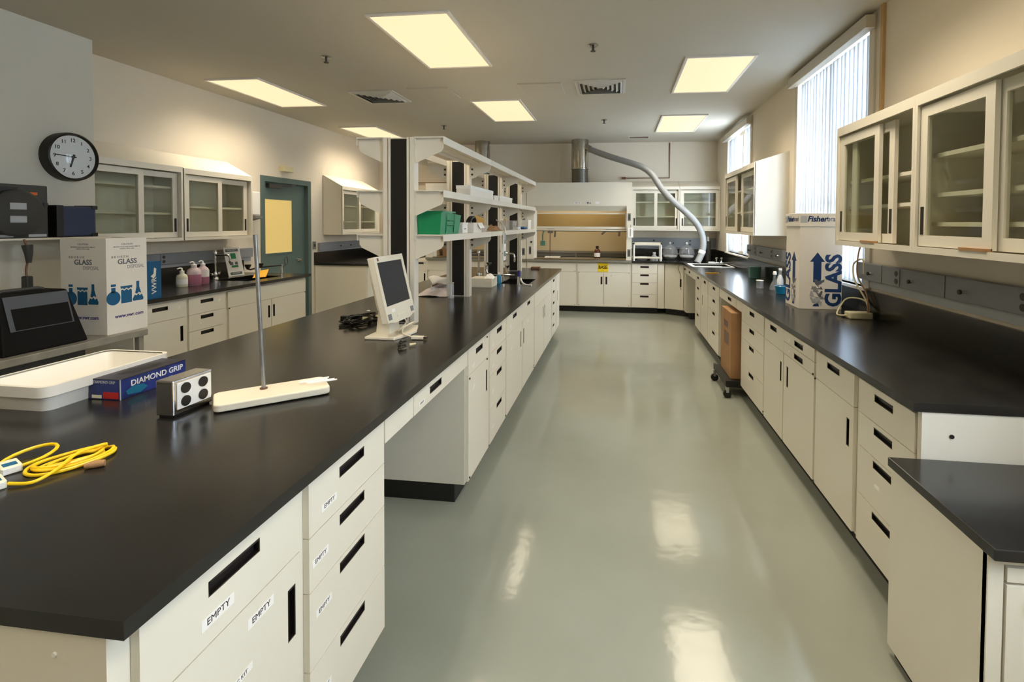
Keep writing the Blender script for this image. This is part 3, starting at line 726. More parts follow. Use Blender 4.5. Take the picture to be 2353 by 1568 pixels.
# monkey bar stand with clamps inside the right hood, bottle, tag
t = T('clamp_stand', 'ring stand with clamps standing inside the fume hood', 'lab stand', (-1.30, 9.0, .925))
mk('foot', G().box(-.02, .26, -.10, .08, 0, .025), 'white', t, bevel=.008)
mk('rod', G().cyl((.07, 0, .02), (.07, 0, .56), .007, .007, 8), 'copper', t)
mk('clamp', G().tube([(.09, 0, .49), (.02, -.03, .51), (-.05, -.04, .50)], .016).box(.03, .12, -.03, .03, .45, .54).tube([(.10, 0, .54), (.17, -.02, .50), (.16, -.02, .38)], .018), 'mid_gray', t)
mk('clamp', G().tube([(-.04, -.04, .50), (-.06, -.04, .42), (-.06, -.04, .30)], .013).box(-.10, -.01, -.06, -.03, .22, .31), 'teal', t)
t = T('clamp', 'grey clamp hanging on the right inside the fume hood', 'clamp', (-.05, 9.06, 1.36))
mk('bar', G().cyl((-.22, 0, .10), (.26, 0, .10), .008), 'mid_gray', t)
mk('jaw', G().tube([(-.13, -.01, .09), (-.20, -.04, .04), (-.24, -.04, .0)], .02).tube([(.03, -.01, .09), (.08, -.05, .04), (.07, -.05, -.03)], .02).box(-.16, .06, -.03, 0, .04, .12), 'mid_gray', t)
t = T('reagent_bottle', 'brown reagent bottle with a white label inside the fume hood', 'bottle', (-.365, 8.98, .925))
mk('body', G().lathe([(.052, 0), (.055, .01), (.055, .13), (.045, .155), (.022, .175), (.022, .19)]), 'amber', t, smooth=True)
mk('cap', G().lathe([(.027, .188), (.027, .225)]), 'pull_maroon', t); mk('label_band', G().lathe([(.0556, .03), (.0556, .10)], cap=False), 'paper', t, smooth=True)
t = T('tag', 'white tag hanging on a hook from the right post of the fume hood', 'tag', (.215, 8.61, 1.32))
mk('card', G().box(-.045, .05, -.006, -.003, 0, .17), 'paper', t); mk('hook', G().tube(smoothpath([(0, -.004, .17), (.005, -.012, .20), (0, 0, .215)], 4), .004), 'dark_gray', t); mk('clip', G().box(-.006, .006, -.009, -.006, .02, .15), 'mid_gray', t)

# ducts
def duct(label, x, r, z0, z1, zs):
    t = T('exhaust_duct', label, 'duct', (x, 8.98, z0))
    mk('lower_sleeve', G().lathe([(r * .95, 0), (r * .95, zs - z0)], n=32, cap=False), 'duct_gray', t, smooth=True)
    mk('duct_pipe', G().lathe([(r, zs - z0), (r, z1 - z0)], n=32, cap=False), 'galv', t, smooth=True)
    mk('collar', G().lathe([(r * 1.01, zs - z0 - .01), (r * 1.03, zs - z0), (r * 1.01, zs - z0 + .01)], n=32, cap=False), 'galv', t, smooth=True)
    return t
duct('shiny exhaust duct rising from the fume hood with a hose branching off', -.69, .155, 2.27, ZC, 2.54)
duct('exhaust duct behind the island shelf tops', -2.50, .14, 2.27, ZC, 2.5)
t = T('flexible_hose', 'long grey flexible hose looping from the exhaust duct down to the corner sink', 'hose', (-.55, 8.98, 2.9))
hp = [(-.60, 8.93, 2.93), (-.47, 8.86, 2.86), (-.15, 8.70, 2.72), (.25, 8.55, 2.575), (.42, 8.50, 2.50), (.56, 8.46, 2.38), (.72, 8.42, 2.14), (.90, 8.40, 1.94), (1.08, 8.39, 1.78), (1.24, 8.37, 1.62), (1.34, 8.35, 1.46), (1.385, 8.33, 1.28), (1.365, 8.30, 1.10), (1.285, 8.26, .935)]
sp = smoothpath(hp, 10); rad = [.052 + .0018 * (i % 2) for i in range(len(sp))]
mk('tube', G().tube(sp, rad, 14), 'hose_gray', t, smooth=True, world=True)
mk('branch_collar', G().tube([(-.62, 8.94, 2.94), (-.50, 8.875, 2.875)], [.072, .06], 16), 'galv', t, smooth=True, world=True)
mk('tape', G().tube([(1.372, 8.305, 1.125), (1.352, 8.297, 1.075)], .057, 14), 'white', t, smooth=True, world=True)
t = T('wall_conduit', 'thin brown conduit on the back wall above the cupboards', 'pipe', (.93, YB - .02, 2.40))
mk('pipe', G().tube([(.0, 0, .64), (0, 0, 0), (-.80, 0, 0)], .009, 8), 'copper', t); mk('end_cap', G().box(-.87, -.79, -.02, .02, -.02, .02), 'copper', t)
t = T('wall_rod', 'short dark rod fixed to the back wall above the left fume hood', 'rod', (-3.9, YB - .04, 2.33))
mk('rod', G().tube([(0, 0, 0), (2.1, 0, 0)], .008, 8), 'copper', t); mk('end_plate', G().box(-.03, .01, -.02, .04, -.05, .05), 'dark_gray', t)

# ------------------------------------------------------------------ island shelving
t = T('shelf_rack', 'cream reagent shelf rack with four posts standing along the island', 'shelf rack', (-1.38, 3.0, ZT))
PX0, PX1 = -1.485, -1.280
PY = [3.0, 4.18, 5.40, 6.50]
LV = [(1.442, 1.484), (1.720, 1.765), (2.054, 2.102)]
XE, XE2 = -1.085, -1.665
for y in PY:
    g = G().box(PX0, PX0 + .028, y, y + .07, ZT, 2.10).box(PX0 + .034, PX0 + .048, y, y + .06, ZT, 2.10).box(PX1 - .048, PX1 - .034, y, y + .06, ZT, 2.10).box(PX1 - .028, PX1, y, y + .07, ZT, 2.10).box(PX0 + .02, PX1 - .02, y + .02, y + .05, ZT, 2.10)
    p = mk('post', g, 'enamel_shelf', t, world=True)
    mk('insert_strip', G().box(PX0 + .048, PX1 - .048, y + .006, y + .02, ZT + .01, 2.09), 'black', p, world=False).data.transform(Matrix.Translation(-Vector(t.location)))
    for z0, z1 in LV:
        for side in (0, 1):
            xa, xb = (PX1, XE + .004) if side else (PX0, XE2 - .004)
            sg = 1 if side else -1
            pts = [(xa, z1 - .002), (xb - sg * .012, z1 - .002), (xb - sg * .012, z0 - .024), (xb - sg * .026, z0 - .045), (xa, z0 - .118)]
            b = mk('bracket', G().prism(pts, 'y', y + .018, y + .022), 'enamel_shelf', t, world=True)
            if y > 3.1:
                for dz in (-.03, -.075):
                    xc = PX1 + .02 if side else PX0 - .02
                    mk('bolt', G().cyl((xc, y + .018, z0 + dz), (xc, y + .010, z0 + dz), .009, .009, 8), 'dark_gray', b).data.transform(Matrix.Translation(-Vector(t.location)))
for k in range(3):
    ya, yb = PY[k] + (.0 if k == 0 else .022), PY[k + 1] + .014
    for z0, z1 in LV:
        g = G().box(PX1 + .002, XE, ya, yb, z1 - .008, z1).box(XE - .004, XE, ya, yb, z0, z1 - .008).box(PX1 + .002, PX1 + .006, ya, yb, z0, z1 - .008)
        for x in (XE - .06, XE - .115, XE - .165): g.prism([(x - .018, z1 - .008), (x + .018, z1 - .008), (x + .010, z1 - .03), (x - .010, z1 - .03)], 'y', ya + .02, yb - .02)
        mk('shelf', g, 'enamel_shelf', t, world=True)
        g = G().box(XE2, PX0 - .002, ya, yb, z1 - .008, z1).box(XE2, XE2 + .004, ya, yb, z0, z1 - .008).box(PX0 - .006, PX0 - .002, ya, yb, z0, z1 - .008)
        mk('shelf', g, 'enamel_shelf', t, world=True)

# ------------------------------------------------------------------ things on the island
def cardboard(name, label, x0, x1, y0, y1, z0, z1, m, cat='box'):
    t = T(name, label, cat, ((x0 + x1) / 2, (y0 + y1) / 2, z0)); hx, hy, h = (x1 - x0) / 2, (y1 - y0) / 2, z1 - z0
    mk('carton', G().box(-hx, hx, -hy, hy, 0, h), m, t, bevel=.002)
    return t, hx, hy, h

# white tray
t = T('tray', 'deep white plastic tray lying at the left edge of the island', 'tray', (-2.035, 1.64, ZT))
def rrect(hx, hy, r, n=5):
    out = []
    for cx, cy, a0 in ((hx - r, hy - r, 0), (-hx + r, hy - r, PI/2), (-hx + r, -hy + r, PI), (hx - r, -hy + r, 1.5 * PI)):
        for k in range(n + 1): out.append((cx + r * math.cos(a0 + k * PI / 2 / n), cy + r * math.sin(a0 + k * PI / 2 / n)))
    return out
def tray(g, hx, hy, h, th, taper, r=None):
    r = r or th * 1.5
    L = [(rrect(hx - taper, hy - taper, r), 0), (rrect(hx, hy, r), h), (rrect(hx - th, hy - th, max(r - th, .001)), h), (rrect(hx - th - taper, hy - th - taper, max(r - th, .001)), th)]
    V = [[g.bm.verts.new((x, y, z)) for x, y in P] for P, z in L]; n = len(V[0])
    g.bm.faces.new(V[0][::-1]); g.bm.faces.new(V[3])
    for A, B in zip(V, V[1:]):
        for k in range(n): g.bm.faces.new([A[k], A[(k+1) % n], B[(k+1) % n], B[k]])
    return g
mk('shell', tray(G(), .140, .225, .085, .006, .014, .03), 'tray_white', t, smooth=True)
g = G(); ro = [(rrect(.142, .227, .03), .050), (rrect(.152, .237, .036), .054), (rrect(.152, .237, .036), .090), (rrect(.138, .223, .026), .090)]
V = [[g.bm.verts.new((x, y, z)) for x, y in P] for P, z in ro]
for A, B in zip(V, V[1:]):
    for k in range(len(A)): g.bm.faces.new([A[k], A[(k+1) % len(A)], B[(k+1) % len(A)], B[k]])
mk('rim', g, 'tray_white', t, smooth=True)

# glove box
t, hx, hy, h = cardboard('glove_box', 'blue carton of gloves lettered DIAMOND GRIP in front of the white tray', -1.90, -1.772, 1.556, 1.83, ZT, ZT + .074, 'glove_blue')
mk('top_panel', G().box(-hx - .0005, hx + .0005, -hy, hy, h - .002, h + .0008), 'glove_dark', t)
mk('opening', G().lathe([(.001, h + .001), (1, h + .0015)], n=20), 'black', t).data.transform(Matrix.Diagonal((.035, .085, 1, 1)))
text(t, 'DIAMOND GRIP', .030, (hx + .0008, .012, h * .66), 'paper', face=R90, bold=.0004, sx=1.02)
text(t, 'MICRO-TEX', .014, (hx + .0008, .045, h * .30), 'rail_strip', face=R90)
mk('swirl_print', G().prism([(-.11, .012), (-.06, .006), (-.03, .02), (-.05, .035), (-.09, .038), (-.115, .026)], 'x', hx, hx + .0006), 'teal_cup', t)
mk('edge_line', G().box(hx - .001, hx + .0008, -hy - .0008, -hy + .003, 0, h), 'rail_strip', t)
text(t, 'DIAMOND GRIP', .014, (0, -hy - .0008, h * .85), 'rail_strip', sx=.9)
mk('red_patch', G().box(-.005, hx - .006, -hy - .0008, -hy, .004, .028), 'red', t); mk('cream_patch', G().box(-hx + .012, -.012, -hy - .0008, -hy, .004, .016), 'soap_cream', t)

# steel outlet box
t = T('outlet_box', 'steel box with four black sockets beside the stand foot', 'outlet box', (-1.468, 1.512, ZT), math.radians(-3))
mk('case', G().box(-.034, .034, -.075, .075, .006, .122), 'steel', t, bevel=.004)
mk('feet', G().box(-.028, .028, -.068, .068, 0, .006), 'black', t)
p = mk('cover_plate', G().box(.034, .0365, -.062, .067, .024, .112), 'white', t, bevel=.001)
for yy in (-.032, .034):
    for zz in (.046, .09):
        s = mk('socket', G().cyl((.036, yy, zz), (.040, yy, zz), .0175, .0175, 18), 'black', p)

# stand
ang = math.radians(41.6)
t = T('ring_stand', 'support stand with a white slab foot and a grey rod on the island', 'lab stand', (-1.252, 1.662, ZT), ang)
mk('foot', G().prism(rrect(.182, .078, .022), 'z', .004, .030), 'cream_plastic', t, bevel=.005)
mk('rod', G().cyl((-.028, .030, .028), (-.050, .033, .60), .0072, .0072, 12), 'rod_gray', t, smooth=True)
mk('socket_ring', G().lathe([(.013, .030), (.013, .034), (.007, .034)], c=(-.028, .030), n=16), 'copper', t)
for k, (a, b) in enumerate(((.095, .030), (.085, .008), (.105, -.016), (.11, -.036))):
    q = solo('wooden_stick', G().tube([(-1.252 + (a * math.cos(ang) - b * math.sin(ang)), 1.662 + a * math.sin(ang) + b * math.cos(ang), ZT + .034 + .003 * k), (-1.252 + ((a + .10) * math.cos(ang) - (b - .004 * k) * math.sin(ang)), 1.662 + (a + .10) * math.sin(ang) + (b - .004 * k) * math.cos(ang), ZT + .035 + .003 * k)], .0032, 6), 'paper',
             'thin pale stick lying on the end of the white stand foot', 'stick', group='sticks on the stand foot')

# yellow extension cord
t = T('extension_cord', 'coiled yellow extension cord lying on the island near its edge', 'cord', (-1.448, 1.14, ZT))
d1 = Vector((.08, .145, 0)).normalized(); d2 = Vector((d1.y, -d1.x, 0)); pts = []
for k in range(5):
    for j in range(12):
        a = 2 * PI * j / 12; A = .088 - .009 * k + .004 * math.sin(k * 3); Bq = .058 - .009 * k
        p = d1 * (A * math.cos(a) + .006 * math.sin(k * 2.1)) + d2 * (Bq * math.sin(a) + .004 * math.cos(k * 1.7)); p.z = .006 + .003 * (k % 3) + .002 * math.sin(a * 2 + k)
        pts.append(p)
pts += [Vector((.035, .06, .024)), Vector((.02, 0, .026)), Vector((.035, -.07, .012)), Vector((.03, -.115, .006)), Vector((-.015, -.13, .008))]
mk('cable', G().tube(smoothpath(pts, 4), .0042, 8), 'yellow_cord', t, smooth=True)
mk('plug', G().tube([(.075, -.03, .008), (.095, -.018, .009), (.11, -.008, .009)], [.006, .010, .008], 10), 'carton_tan', t, smooth=True)
for k, (x, y, l) in enumerate(((-1.495, 1.0, 'white socket block with a blue label at the end of the yellow cord'), (-1.555, 1.075, 'white socket block with a blue label farther from the yellow cord lead'))):
    q = T('socket_block', l, 'socket', (x, y, ZT), math.radians(-25)); mk('case', G().box(-.030, .030, -.020, .020, 0, .020), 'soap_cream', q, bevel=.003)
    mk('label_patch', G().box(-.004, .022, -.013, .013, .020, .0206), 'ink_teal', q); mk('face_plate', G().box(.030, .032, -.016, .016, .003, .017), 'paper', q)
t = T('yellow_loop', 'loop of yellow cable at the picture edge beside the socket blocks', 'cord', (-1.56, 1.13, ZT))
mk('cable', G().tube([Vector((.045 * math.cos(a) - .01, .06 * math.sin(a), .012 + .006 * math.sin(a))) for a in [2 * PI * k / 18 for k in range(18)]], .0045, 8, closed=True), 'yellow_cord', t, smooth=True)

# monitor
t = T('monitor', 'cream flat screen monitor turned towards the aisle on the island', 'monitor', (-1.29, 2.71, ZT))
def tilt(x, z): return x
TL = math.atan2(.085, .355)
def mon(g):
    R = Matrix.Rotation(-TL, 4, 'Y'); Mx = Matrix.Translation((.061, 0, .098)) @ R
    bmesh.ops.transform(g.bm, matrix=Mx, verts=g.bm.verts[:]); return g
b = mk('bezel', mon(G().box(-.004, .004, -.18, -.152, .0, .368).box(-.004, .004, .152, .18, .0, .368).box(-.004, .004, -.152, .152, .335, .368).prism([(-.152, 0), (-.10, -.012), (.10, -.012), (.152, 0), (.152, .088), (-.152, .088)], 'x', -.004, .004)), 'cream_plastic', t)
mk('screen', mon(G().box(-.004, .001, -.152, .152, .088, .335)), 'screen', t)
mk('housing', mon(G().box(-.034, -.004, -.18, .18, .0, .368).prism([(-.034, .04), (-.034, .33), (-.075, .27), (-.075, .08)], 'y', -.12, .12)), 'cream_plastic', t, bevel=.004)
mk('badge', mon(G().box(.004, .005, -.146, -.128, .343, .360)), 'copper', t)
mk('speaker', mon(G().box(.004, .0055, -.165, -.125, .012, .045)), 'mid_gray', t); mk('speaker', mon(G().box(.004, .0055, .125, .165, .015, .045)), 'mid_gray', t)
mk('energy_sticker', mon(G().box(.004, .005, -.11, -.07, .05, .068)), 'paper', t); mk('button_row', mon(G().box(.004, .007, -.06, .06, .018, .030)), 'soap_cream', t, bevel=.002)
mk('neck', G().prism([(-.07, .012), (.02, .012), (.01, .14), (-.02, .20), (-.05, .19)], 'y', -.06, .06), 'cream_plastic', t, bevel=.006)
mk('base', G().prism([(-.09, -.15), (.085, -.15), (.115, -.05), (.125, .06), (.075, .20), (-.09, .20)], 'z', 0, .016), 'cream_plastic', t, bevel=.004)
mk('cable', G().tube(smoothpath([(.03, .06, .10), (.06, .06, .06), (.05, -.02, .028), (.09, -.06, .05), (.13, -.02, .075), (.12, .05, .06), (.06, .03, .035), (.10, -.07, .022), (.17, -.10, .012)], 6), .0045, 8), 'cream_plastic', t, smooth=True)
p = mk('connector', G().box(.165, .235, -.118, -.092, .003, .020), 'cream_plastic', t, bevel=.003); mk('metal_shell', G().box(.235, .252, -.115, -.095, .006, .018), 'chrome', p)
# tangled black leads
def tangle(label, x, y, sx, sy, n, r, seed, cat='cable'):
    rnd = random.Random(seed); pts = []
    for k in range(n):
        a = k * 1.9 + rnd.uniform(-.4, .4); q = rnd.uniform(.35, 1)
        pts.append((math.cos(a) * sx * q, math.sin(a) * sy * q, r + rnd.uniform(0, .035)))
    t = T('cable_tangle', label, cat, (x, y, ZT)); mk('cable', G().tube(smoothpath(pts, 5), r, 6), 'black', t, smooth=True)
    return t
q = tangle('tangle of black leads lying behind the monitor', -1.64, 2.98, .13, .17, 26, .005, 3)
mk('plug', G().box(-.12, -.07, -.02, .02, .01, .045), 'black', q, bevel=.006)
q = T('power_adapter', 'pale flat power adapter lying behind the monitor', 'adapter', (-1.60, 3.08, ZT + .003), .3); mk('case', G().box(-.06, .06, -.035, .035, 0, .026), 'pale_yellow', q, bevel=.005); mk('strain_relief', G().cyl((.06, 0, .013), (.085, 0, .013), .007, .004, 8), 'pale_yellow', q)
q = tangle('small tangle of thin black wire in front of the monitor foot', -1.10, 2.42, .045, .055, 14, .0025, 9)
mk('plug', G().cyl((.03, .03, .01), (.055, .05, .012), .007, .005, 8), 'pale_yellow', q)
solo('round_sticker', G().lathe([(.012, ZT), (.012, ZT + .003)], c=(-1.80, 3.40), n=14), 'paper', 'small round white sticker near the far island edge', 'sticker')

# clutter beside the second post
t = T('plastic_bag', 'clear plastic bag of small glass parts on the island by the shelf posts', 'bag', (-1.62, 4.42, ZT))
def crumple(sx, sy, h, seed, n=10, th=0):
    rnd = random.Random(seed); g = G(); V = [[g.bm.verts.new((sx * (2*i/n - 1), sy * (2*j/n - 1), .004 + (h * max(0, 1 - ((2*i/n-1)**2 + (2*j/n-1)**2) * .8) * rnd.uniform(.55, 1)))) for j in range(n + 1)] for i in range(n + 1)]
    for i in range(n):
        for j in range(n): g.bm.faces.new([V[i][j], V[i+1][j], V[i+1][j+1], V[i][j+1]])
    return g
mk('film', crumple(.15, .30, .07, 4), 'clear_bag', t)
for k in range(7):
    a = random.uniform(-.1, .1); b = random.uniform(-.25, .2); mk('glass_tube', G().cyl((a, b, .055), (a + random.uniform(-.02, .06), b + .12, .06), .008, .008, 8), ('labware', 'copper', 'white')[k % 3], t)
t = T('paper_sheet', 'folded pale blue paper lying on the plastic bag', 'paper', (-1.62, 4.50, ZT + .075), .5)
g = G(); n = 6
V = [[g.bm.verts.new((-.13 + .26 * i / n, -.16 + .32 * j / n, .012 + .012 * math.sin(i * 1.3) + .006 * j)) for j in range(n + 1)] for i in range(n + 1)]
for i in range(n):
    for j in range(n): g.bm.faces.new([V[i][j], V[i+1][j], V[i+1][j+1], V[i][j+1]])
p = mk('sheet', g, 'paper', t, smooth=True); md = p.modifiers.new('thick', 'SOLIDIFY'); md.thickness = .002
solo('black_pouch', G().box(-1.60, -1.50, 4.62, 4.80, ZT, ZT + .05), 'black', 'black pouch lying behind the plastic bag', 'pouch', bevel=.015)
t = T('glass_cylinder', 'small clear glass cylinder standing before the second shelf post', 'glassware', (-1.405, 4.06, ZT))
mk('wall', G().lathe([(.027, 0), (.027, .135), (.024, .138), (.024, .005)], n=20, cap=False), 'labware', t, smooth=True); mk('foot', G().lathe([(.027, 0), (.027, .006)], n=20), 'labware', t)
mk('rim', G().lathe([(.0285, .132), (.0285, .138)], n=20, cap=False), 'chrome', t)
t, hx, hy, h = cardboard('tissue_box', 'low cream tissue carton with white paper at its end on the island', -1.47, -1.24, 4.80, 5.02, ZT, ZT + .09, 'cream_plastic')
mk('tissue', crumple(.05, .07, .06, 12, 8), 'paper', t).location = (hx - .04, -.03, h - .01)
mk('lid_line', G().box(-hx - .002, hx + .002, -hy - .002, hy + .002, .018, .026), 'enamel', t)
t = T('wash_bottle', 'little blue and white bottle by the island faucet', 'bottle', (-1.255, 5.16, ZT))
mk('body', G().lathe([(.028, 0), (.028, .075), (.012, .095)], n=16), 'teal_cup', t, smooth=True); mk('cap', G().lathe([(.014, .095), (.014, .12)], n=12), 'white', t)

def faucet(label, loc, rz, h, arm, mtl='chrome'):
    t = T('faucet', label, 'faucet', loc, rz)
    mk('base', G().lathe([(.032, 0), (.032, .012), (.018, .03), (.02, .06), (.014, .085)], n=18), mtl, t, smooth=True)
    mk('column', G().cyl((0, 0, .06), (0, 0, h), .011, .011, 12).lathe([(.02, h - .02), (.022, h), (.014, h + .02)], n=14), mtl, t, smooth=True)
    mk('spout', G().tube(smoothpath([(0, 0, h - .03), (arm * .5, 0, h - .03), (arm * .86, 0, h - .032), (arm, 0, h - .06), (arm, 0, h - .10)], 5), .010, 10).cyl((arm, 0, h - .095), (arm, 0, h - .125), .013, .008, 10), mtl, t, smooth=True)
    for sg in (-1, 1):
        mk('lever', G().tube([(0, sg * .015, .05), (0, sg * .06, .055), (.004, sg * .085, .075)], [.010, .009, .006], 8).lathe([(.016, .05), (.016, .072)], c=(0, sg * .06), n=10), mtl, t, smooth=True)
    return t
faucet('tall chrome faucet beside the island sink', (-1.30, 5.42, ZT), 0, .335, .16)
faucet('tall chrome faucet at the left wall sink', (-4.44, 4.98, ZT), math.radians(10), .30, .16)
faucet('tall chrome faucet on the far side of the island shelves', (-1.55, 5.42, ZT), PI, .32, .16)
t = T('eyewash_fixture', 'chrome eyewash pipe with two upturned nozzles behind the island sink', 'eyewash', (-1.24, 5.30, ZT))
mk('pipe', G().tube(smoothpath([(-.16, 0, .19), (-.19, 0, .17), (-.18, 0, .10), (-.13, 0, .075), (0, 0, .075), (.13, 0, .075)], 5), .011, 10), 'chrome', t, smooth=True)
mk('nozzle', G().lathe([(.012, .18), (.03, .20), (.03, .21)], c=(-.16, 0), n=14), 'dark_gray', t); mk('pedestal', G().cyl((0, 0, 0), (0, 0, .08), .016, .012, 12), 'chrome', t, smooth=True)
mk('nozzle', G().lathe([(.012, .14), (.03, .17), (.03, .18)], c=(.02, .10), n=14).cyl((.02, .10, .075), (.02, .10, .15), .01), 'chrome', t)
t = T('drain_fixture', 'dark gas tap with a white bent tube at the near corner of the island sink', 'tap', (-1.02, 5.06, ZT))
mk('stem', G().cyl((0, 0, 0), (0, 0, .11), .018, .012, 12), 'chrome', t, smooth=True); mk('cap', G().cyl((0, 0, .09), (.004, 0, .15), .020, .014, 10), 'ink_purple', t)
mk('spout', G().tube(smoothpath([(.02, 0, .07), (.04, -.01, .03), (.08, -.02, .006), (.14, -.03, .006)], 5), [.010] * 15 + [.012], 8), 'white', t, smooth=True)
solo('brick_block', G().box(-1.20, -1.08, 6.80, 6.92, ZT, ZT + .03), 'copper', 'small brick red block at the far end of the island', 'block', bevel=.004)

# ------------------------------------------------------------------ things on the island shelves
Z1, Z2 = LV[0][1], LV[1][1]
t = T('storage_bin', 'green plastic stacking bin on the lowest island shelf', 'bin', (-1.20, 3.25, Z1))
g = G(); hx, hy, h, th = .082, .20, .150, .004
V = lambda L: [g.bm.verts.new(p) for p in L]
o0 = V([(-hx + .01, -hy, 0), (hx - .01, -hy, 0), (hx - .01, hy - .03, 0), (-hx + .01, hy - .03, 0)]); o1 = V([(-hx, -hy, h), (hx, -hy, h), (hx, hy, h * .86), (-hx, hy, h * .86)])
i1 = V([(-hx + th, -hy + th, h), (hx - th, -hy + th, h), (hx - th, hy - th, h * .86), (-hx + th, hy - th, h * .86)]); i0 = V([(-hx + .014, -hy + th, th), (hx - .014, -hy + th, th), (hx - .014, hy - .034, th), (-hx + .014, hy - .034, th)])
g.bm.faces.new(o0[::-1]); g.bm.faces.new(i0)
for A, B in ((o0, o1), (o1, i1), (i1, i0)):
    for k in range(4): g.bm.faces.new([A[k], A[(k+1) % 4], B[(k+1) % 4], B[k]])
mk('shell', g, 'green_bin', t)
mk('rim', G().box(hx - .002, hx + .008, -hy - .006, hy * .3, h - .008, h + .002).box(-hx - .008, -hx + .002, -hy - .006, hy * .3, h - .008, h + .002).box(-hx, hx, -hy - .006, -hy + .002, h - .008, h + .002), 'green_bin', t)
mk('rib', G().prism([(hx - .008, .01), (hx + .006, h - .01), (hx + .006, h - .012), (hx - .004, .01)], 'y', -.10, -.09).prism([(hx - .008, .01), (hx + .006, h - .01), (hx + .006, h - .012), (hx - .004, .01)], 'y', .05, .06), 'green_bin', t)
mk('label_slot', G().prism([(hx - .002, .085), (hx + .008, .090), (hx + .008, .094), (hx - .002, .092)], 'y', -.09, .05).prism([(hx - .005, .055), (hx + .005, .060), (hx + .005, .064), (hx - .005, .062)], 'y', -.09, .05), 'green_bin', t)
t, hx, hy, h = cardboard('white_tub', 'white lidded tub with a printed label beside the green bin', -1.22, -1.115, 3.475, 3.60, Z1, Z1 + .075, 'white')
mk('lid', G().box(-hx - .004, hx + .004, -hy - .004, hy + .004, h - .012, h + .004), 'white', t, bevel=.003); mk('label_card', G().box(hx, hx + .0008, -.045, .045, .012, .05), 'paper', t); text(t, 'SAMPLE', .014, (hx + .001, 0, .032), 'ink_gray', face=R90)
t = T('open_carton', 'open kraft carton with a white flap on the lowest island shelf', 'box', (-1.17, 3.80, Z1))
mk('carton', tray(G(), .08, .12, .078, .004, .004), 'carton_white', t); mk('flap', G().face([(.08, -.03, .076), (.08, .11, .076), (.10, .12, .035), (.10, -.02, .035)]), 'paper', t)
t = T('cable_ring', 'coil of thick black hose standing behind the open carton', 'hose', (-1.22, 4.03, Z1 + .062))
for k in range(3): mk('coil', G().tube([(.012 * k - .012 + .01 * math.sin(a), .085 * math.cos(a), .062 * math.sin(a)) for a in [2 * PI * j / 20 for j in range(20)]], .010, 8, closed=True), 'black', t, smooth=True)
t = T('paper_slip', 'small folded paper slip leaning by the black hose coil', 'paper', (-1.12, 4.06, Z1)); mk('slip', G().prism([(-.04, .002), (.06, .05), (.06, .053), (-.04, .006)], 'x', -.03, .03), 'paper', t)
for nm, lb, a in (('white_box', 'long white box on the middle island shelf', (-1.21, -1.10, 3.62, 4.30, Z2, Z2 + .075)), ('white_box', 'small white box on the middle island shelf past the long box', (-1.16, -1.10, 4.34, 4.50, Z2, Z2 + .04)), ('white_box', 'flat white box at the far side of the middle shelf', (-1.20, -1.10, 4.55, 5.10, Z2, Z2 + .05))):
    q, hx, hy, h = cardboard(nm, lb, *a, 'carton_white'); mk('lid', G().box(-hx - .002, hx + .002, -hy - .002, hy + .002, h * .7, h + .002), 'paper', q)
t = T('rag_pile', 'brown cloth heap on the lowest shelf past the hose coil', 'cloth', (-1.19, 4.62, Z1)); mk('cloth', crumple(.07, .16, .06, 22), 'carton_tan', t)
t = T('clear_box', 'clear plastic box on the lowest island shelf near its far end', 'box', (-1.18, 5.30, Z1)); mk('shell', tray(G(), .07, .12, .10, .003, .006), 'labware', t); mk('lid', G().box(-.073, .073, -.123, .123, .100, .104), 'labware', t)
t = T('drop_bottle', 'small clear bottle with a white cap on the far shelf', 'bottle', (-1.14, 5.62, Z1)); mk('body', G().lathe([(.03, 0), (.03, .07), (.01, .10), (.008, .14)], n=16), 'labware', t, smooth=True); mk('liquid', G().lathe([(.027, .003), (.027, .03)], n=14), 'paper', t)
t, hx, hy, h = cardboard('blue_cap_box', 'small blue box on the far end of the lowest island shelf', -1.16, -1.10, 5.78, 5.95, Z1, Z1 + .03, 'ink_blue'); mk('lid', G().box(-hx - .002, hx + .002, -hy - .002, hy + .002, h - .01, h + .002), 'teal_cup', t)
t, hx, hy, h = cardboard('white_box', 'white box at the very end of the lowest island shelf', -1.2, -1.11, 6.1, 6.3, Z1, Z1 + .11, 'carton_white'); mk('lid', G().box(-hx - .002, hx + .002, -hy - .002, hy + .002, h - .02, h + .002), 'paper', t)
t = T('hanging_tag', 'white and blue tag hanging from a bent white rod at the island shelf', 'tag', (-1.08, 4.66, 1.26))
mk('rod', G().tube(smoothpath([(-.14, .25, .33), (-.05, .10, .29), (0, .02, .25), (.005, 0, .20), (.005, 0, .14)], 5), .006, 8), 'white', t, smooth=True)
mk('card', G().box(.0, .004, -.05, .05, -.06, .20), 'paper', t); mk('print_band', G().box(.004, .005, -.035, .035, -.02, .03), 'teal', t); mk('clip', G().box(.004, .010, -.008, .008, .10, .20), 'ink_blue', t)

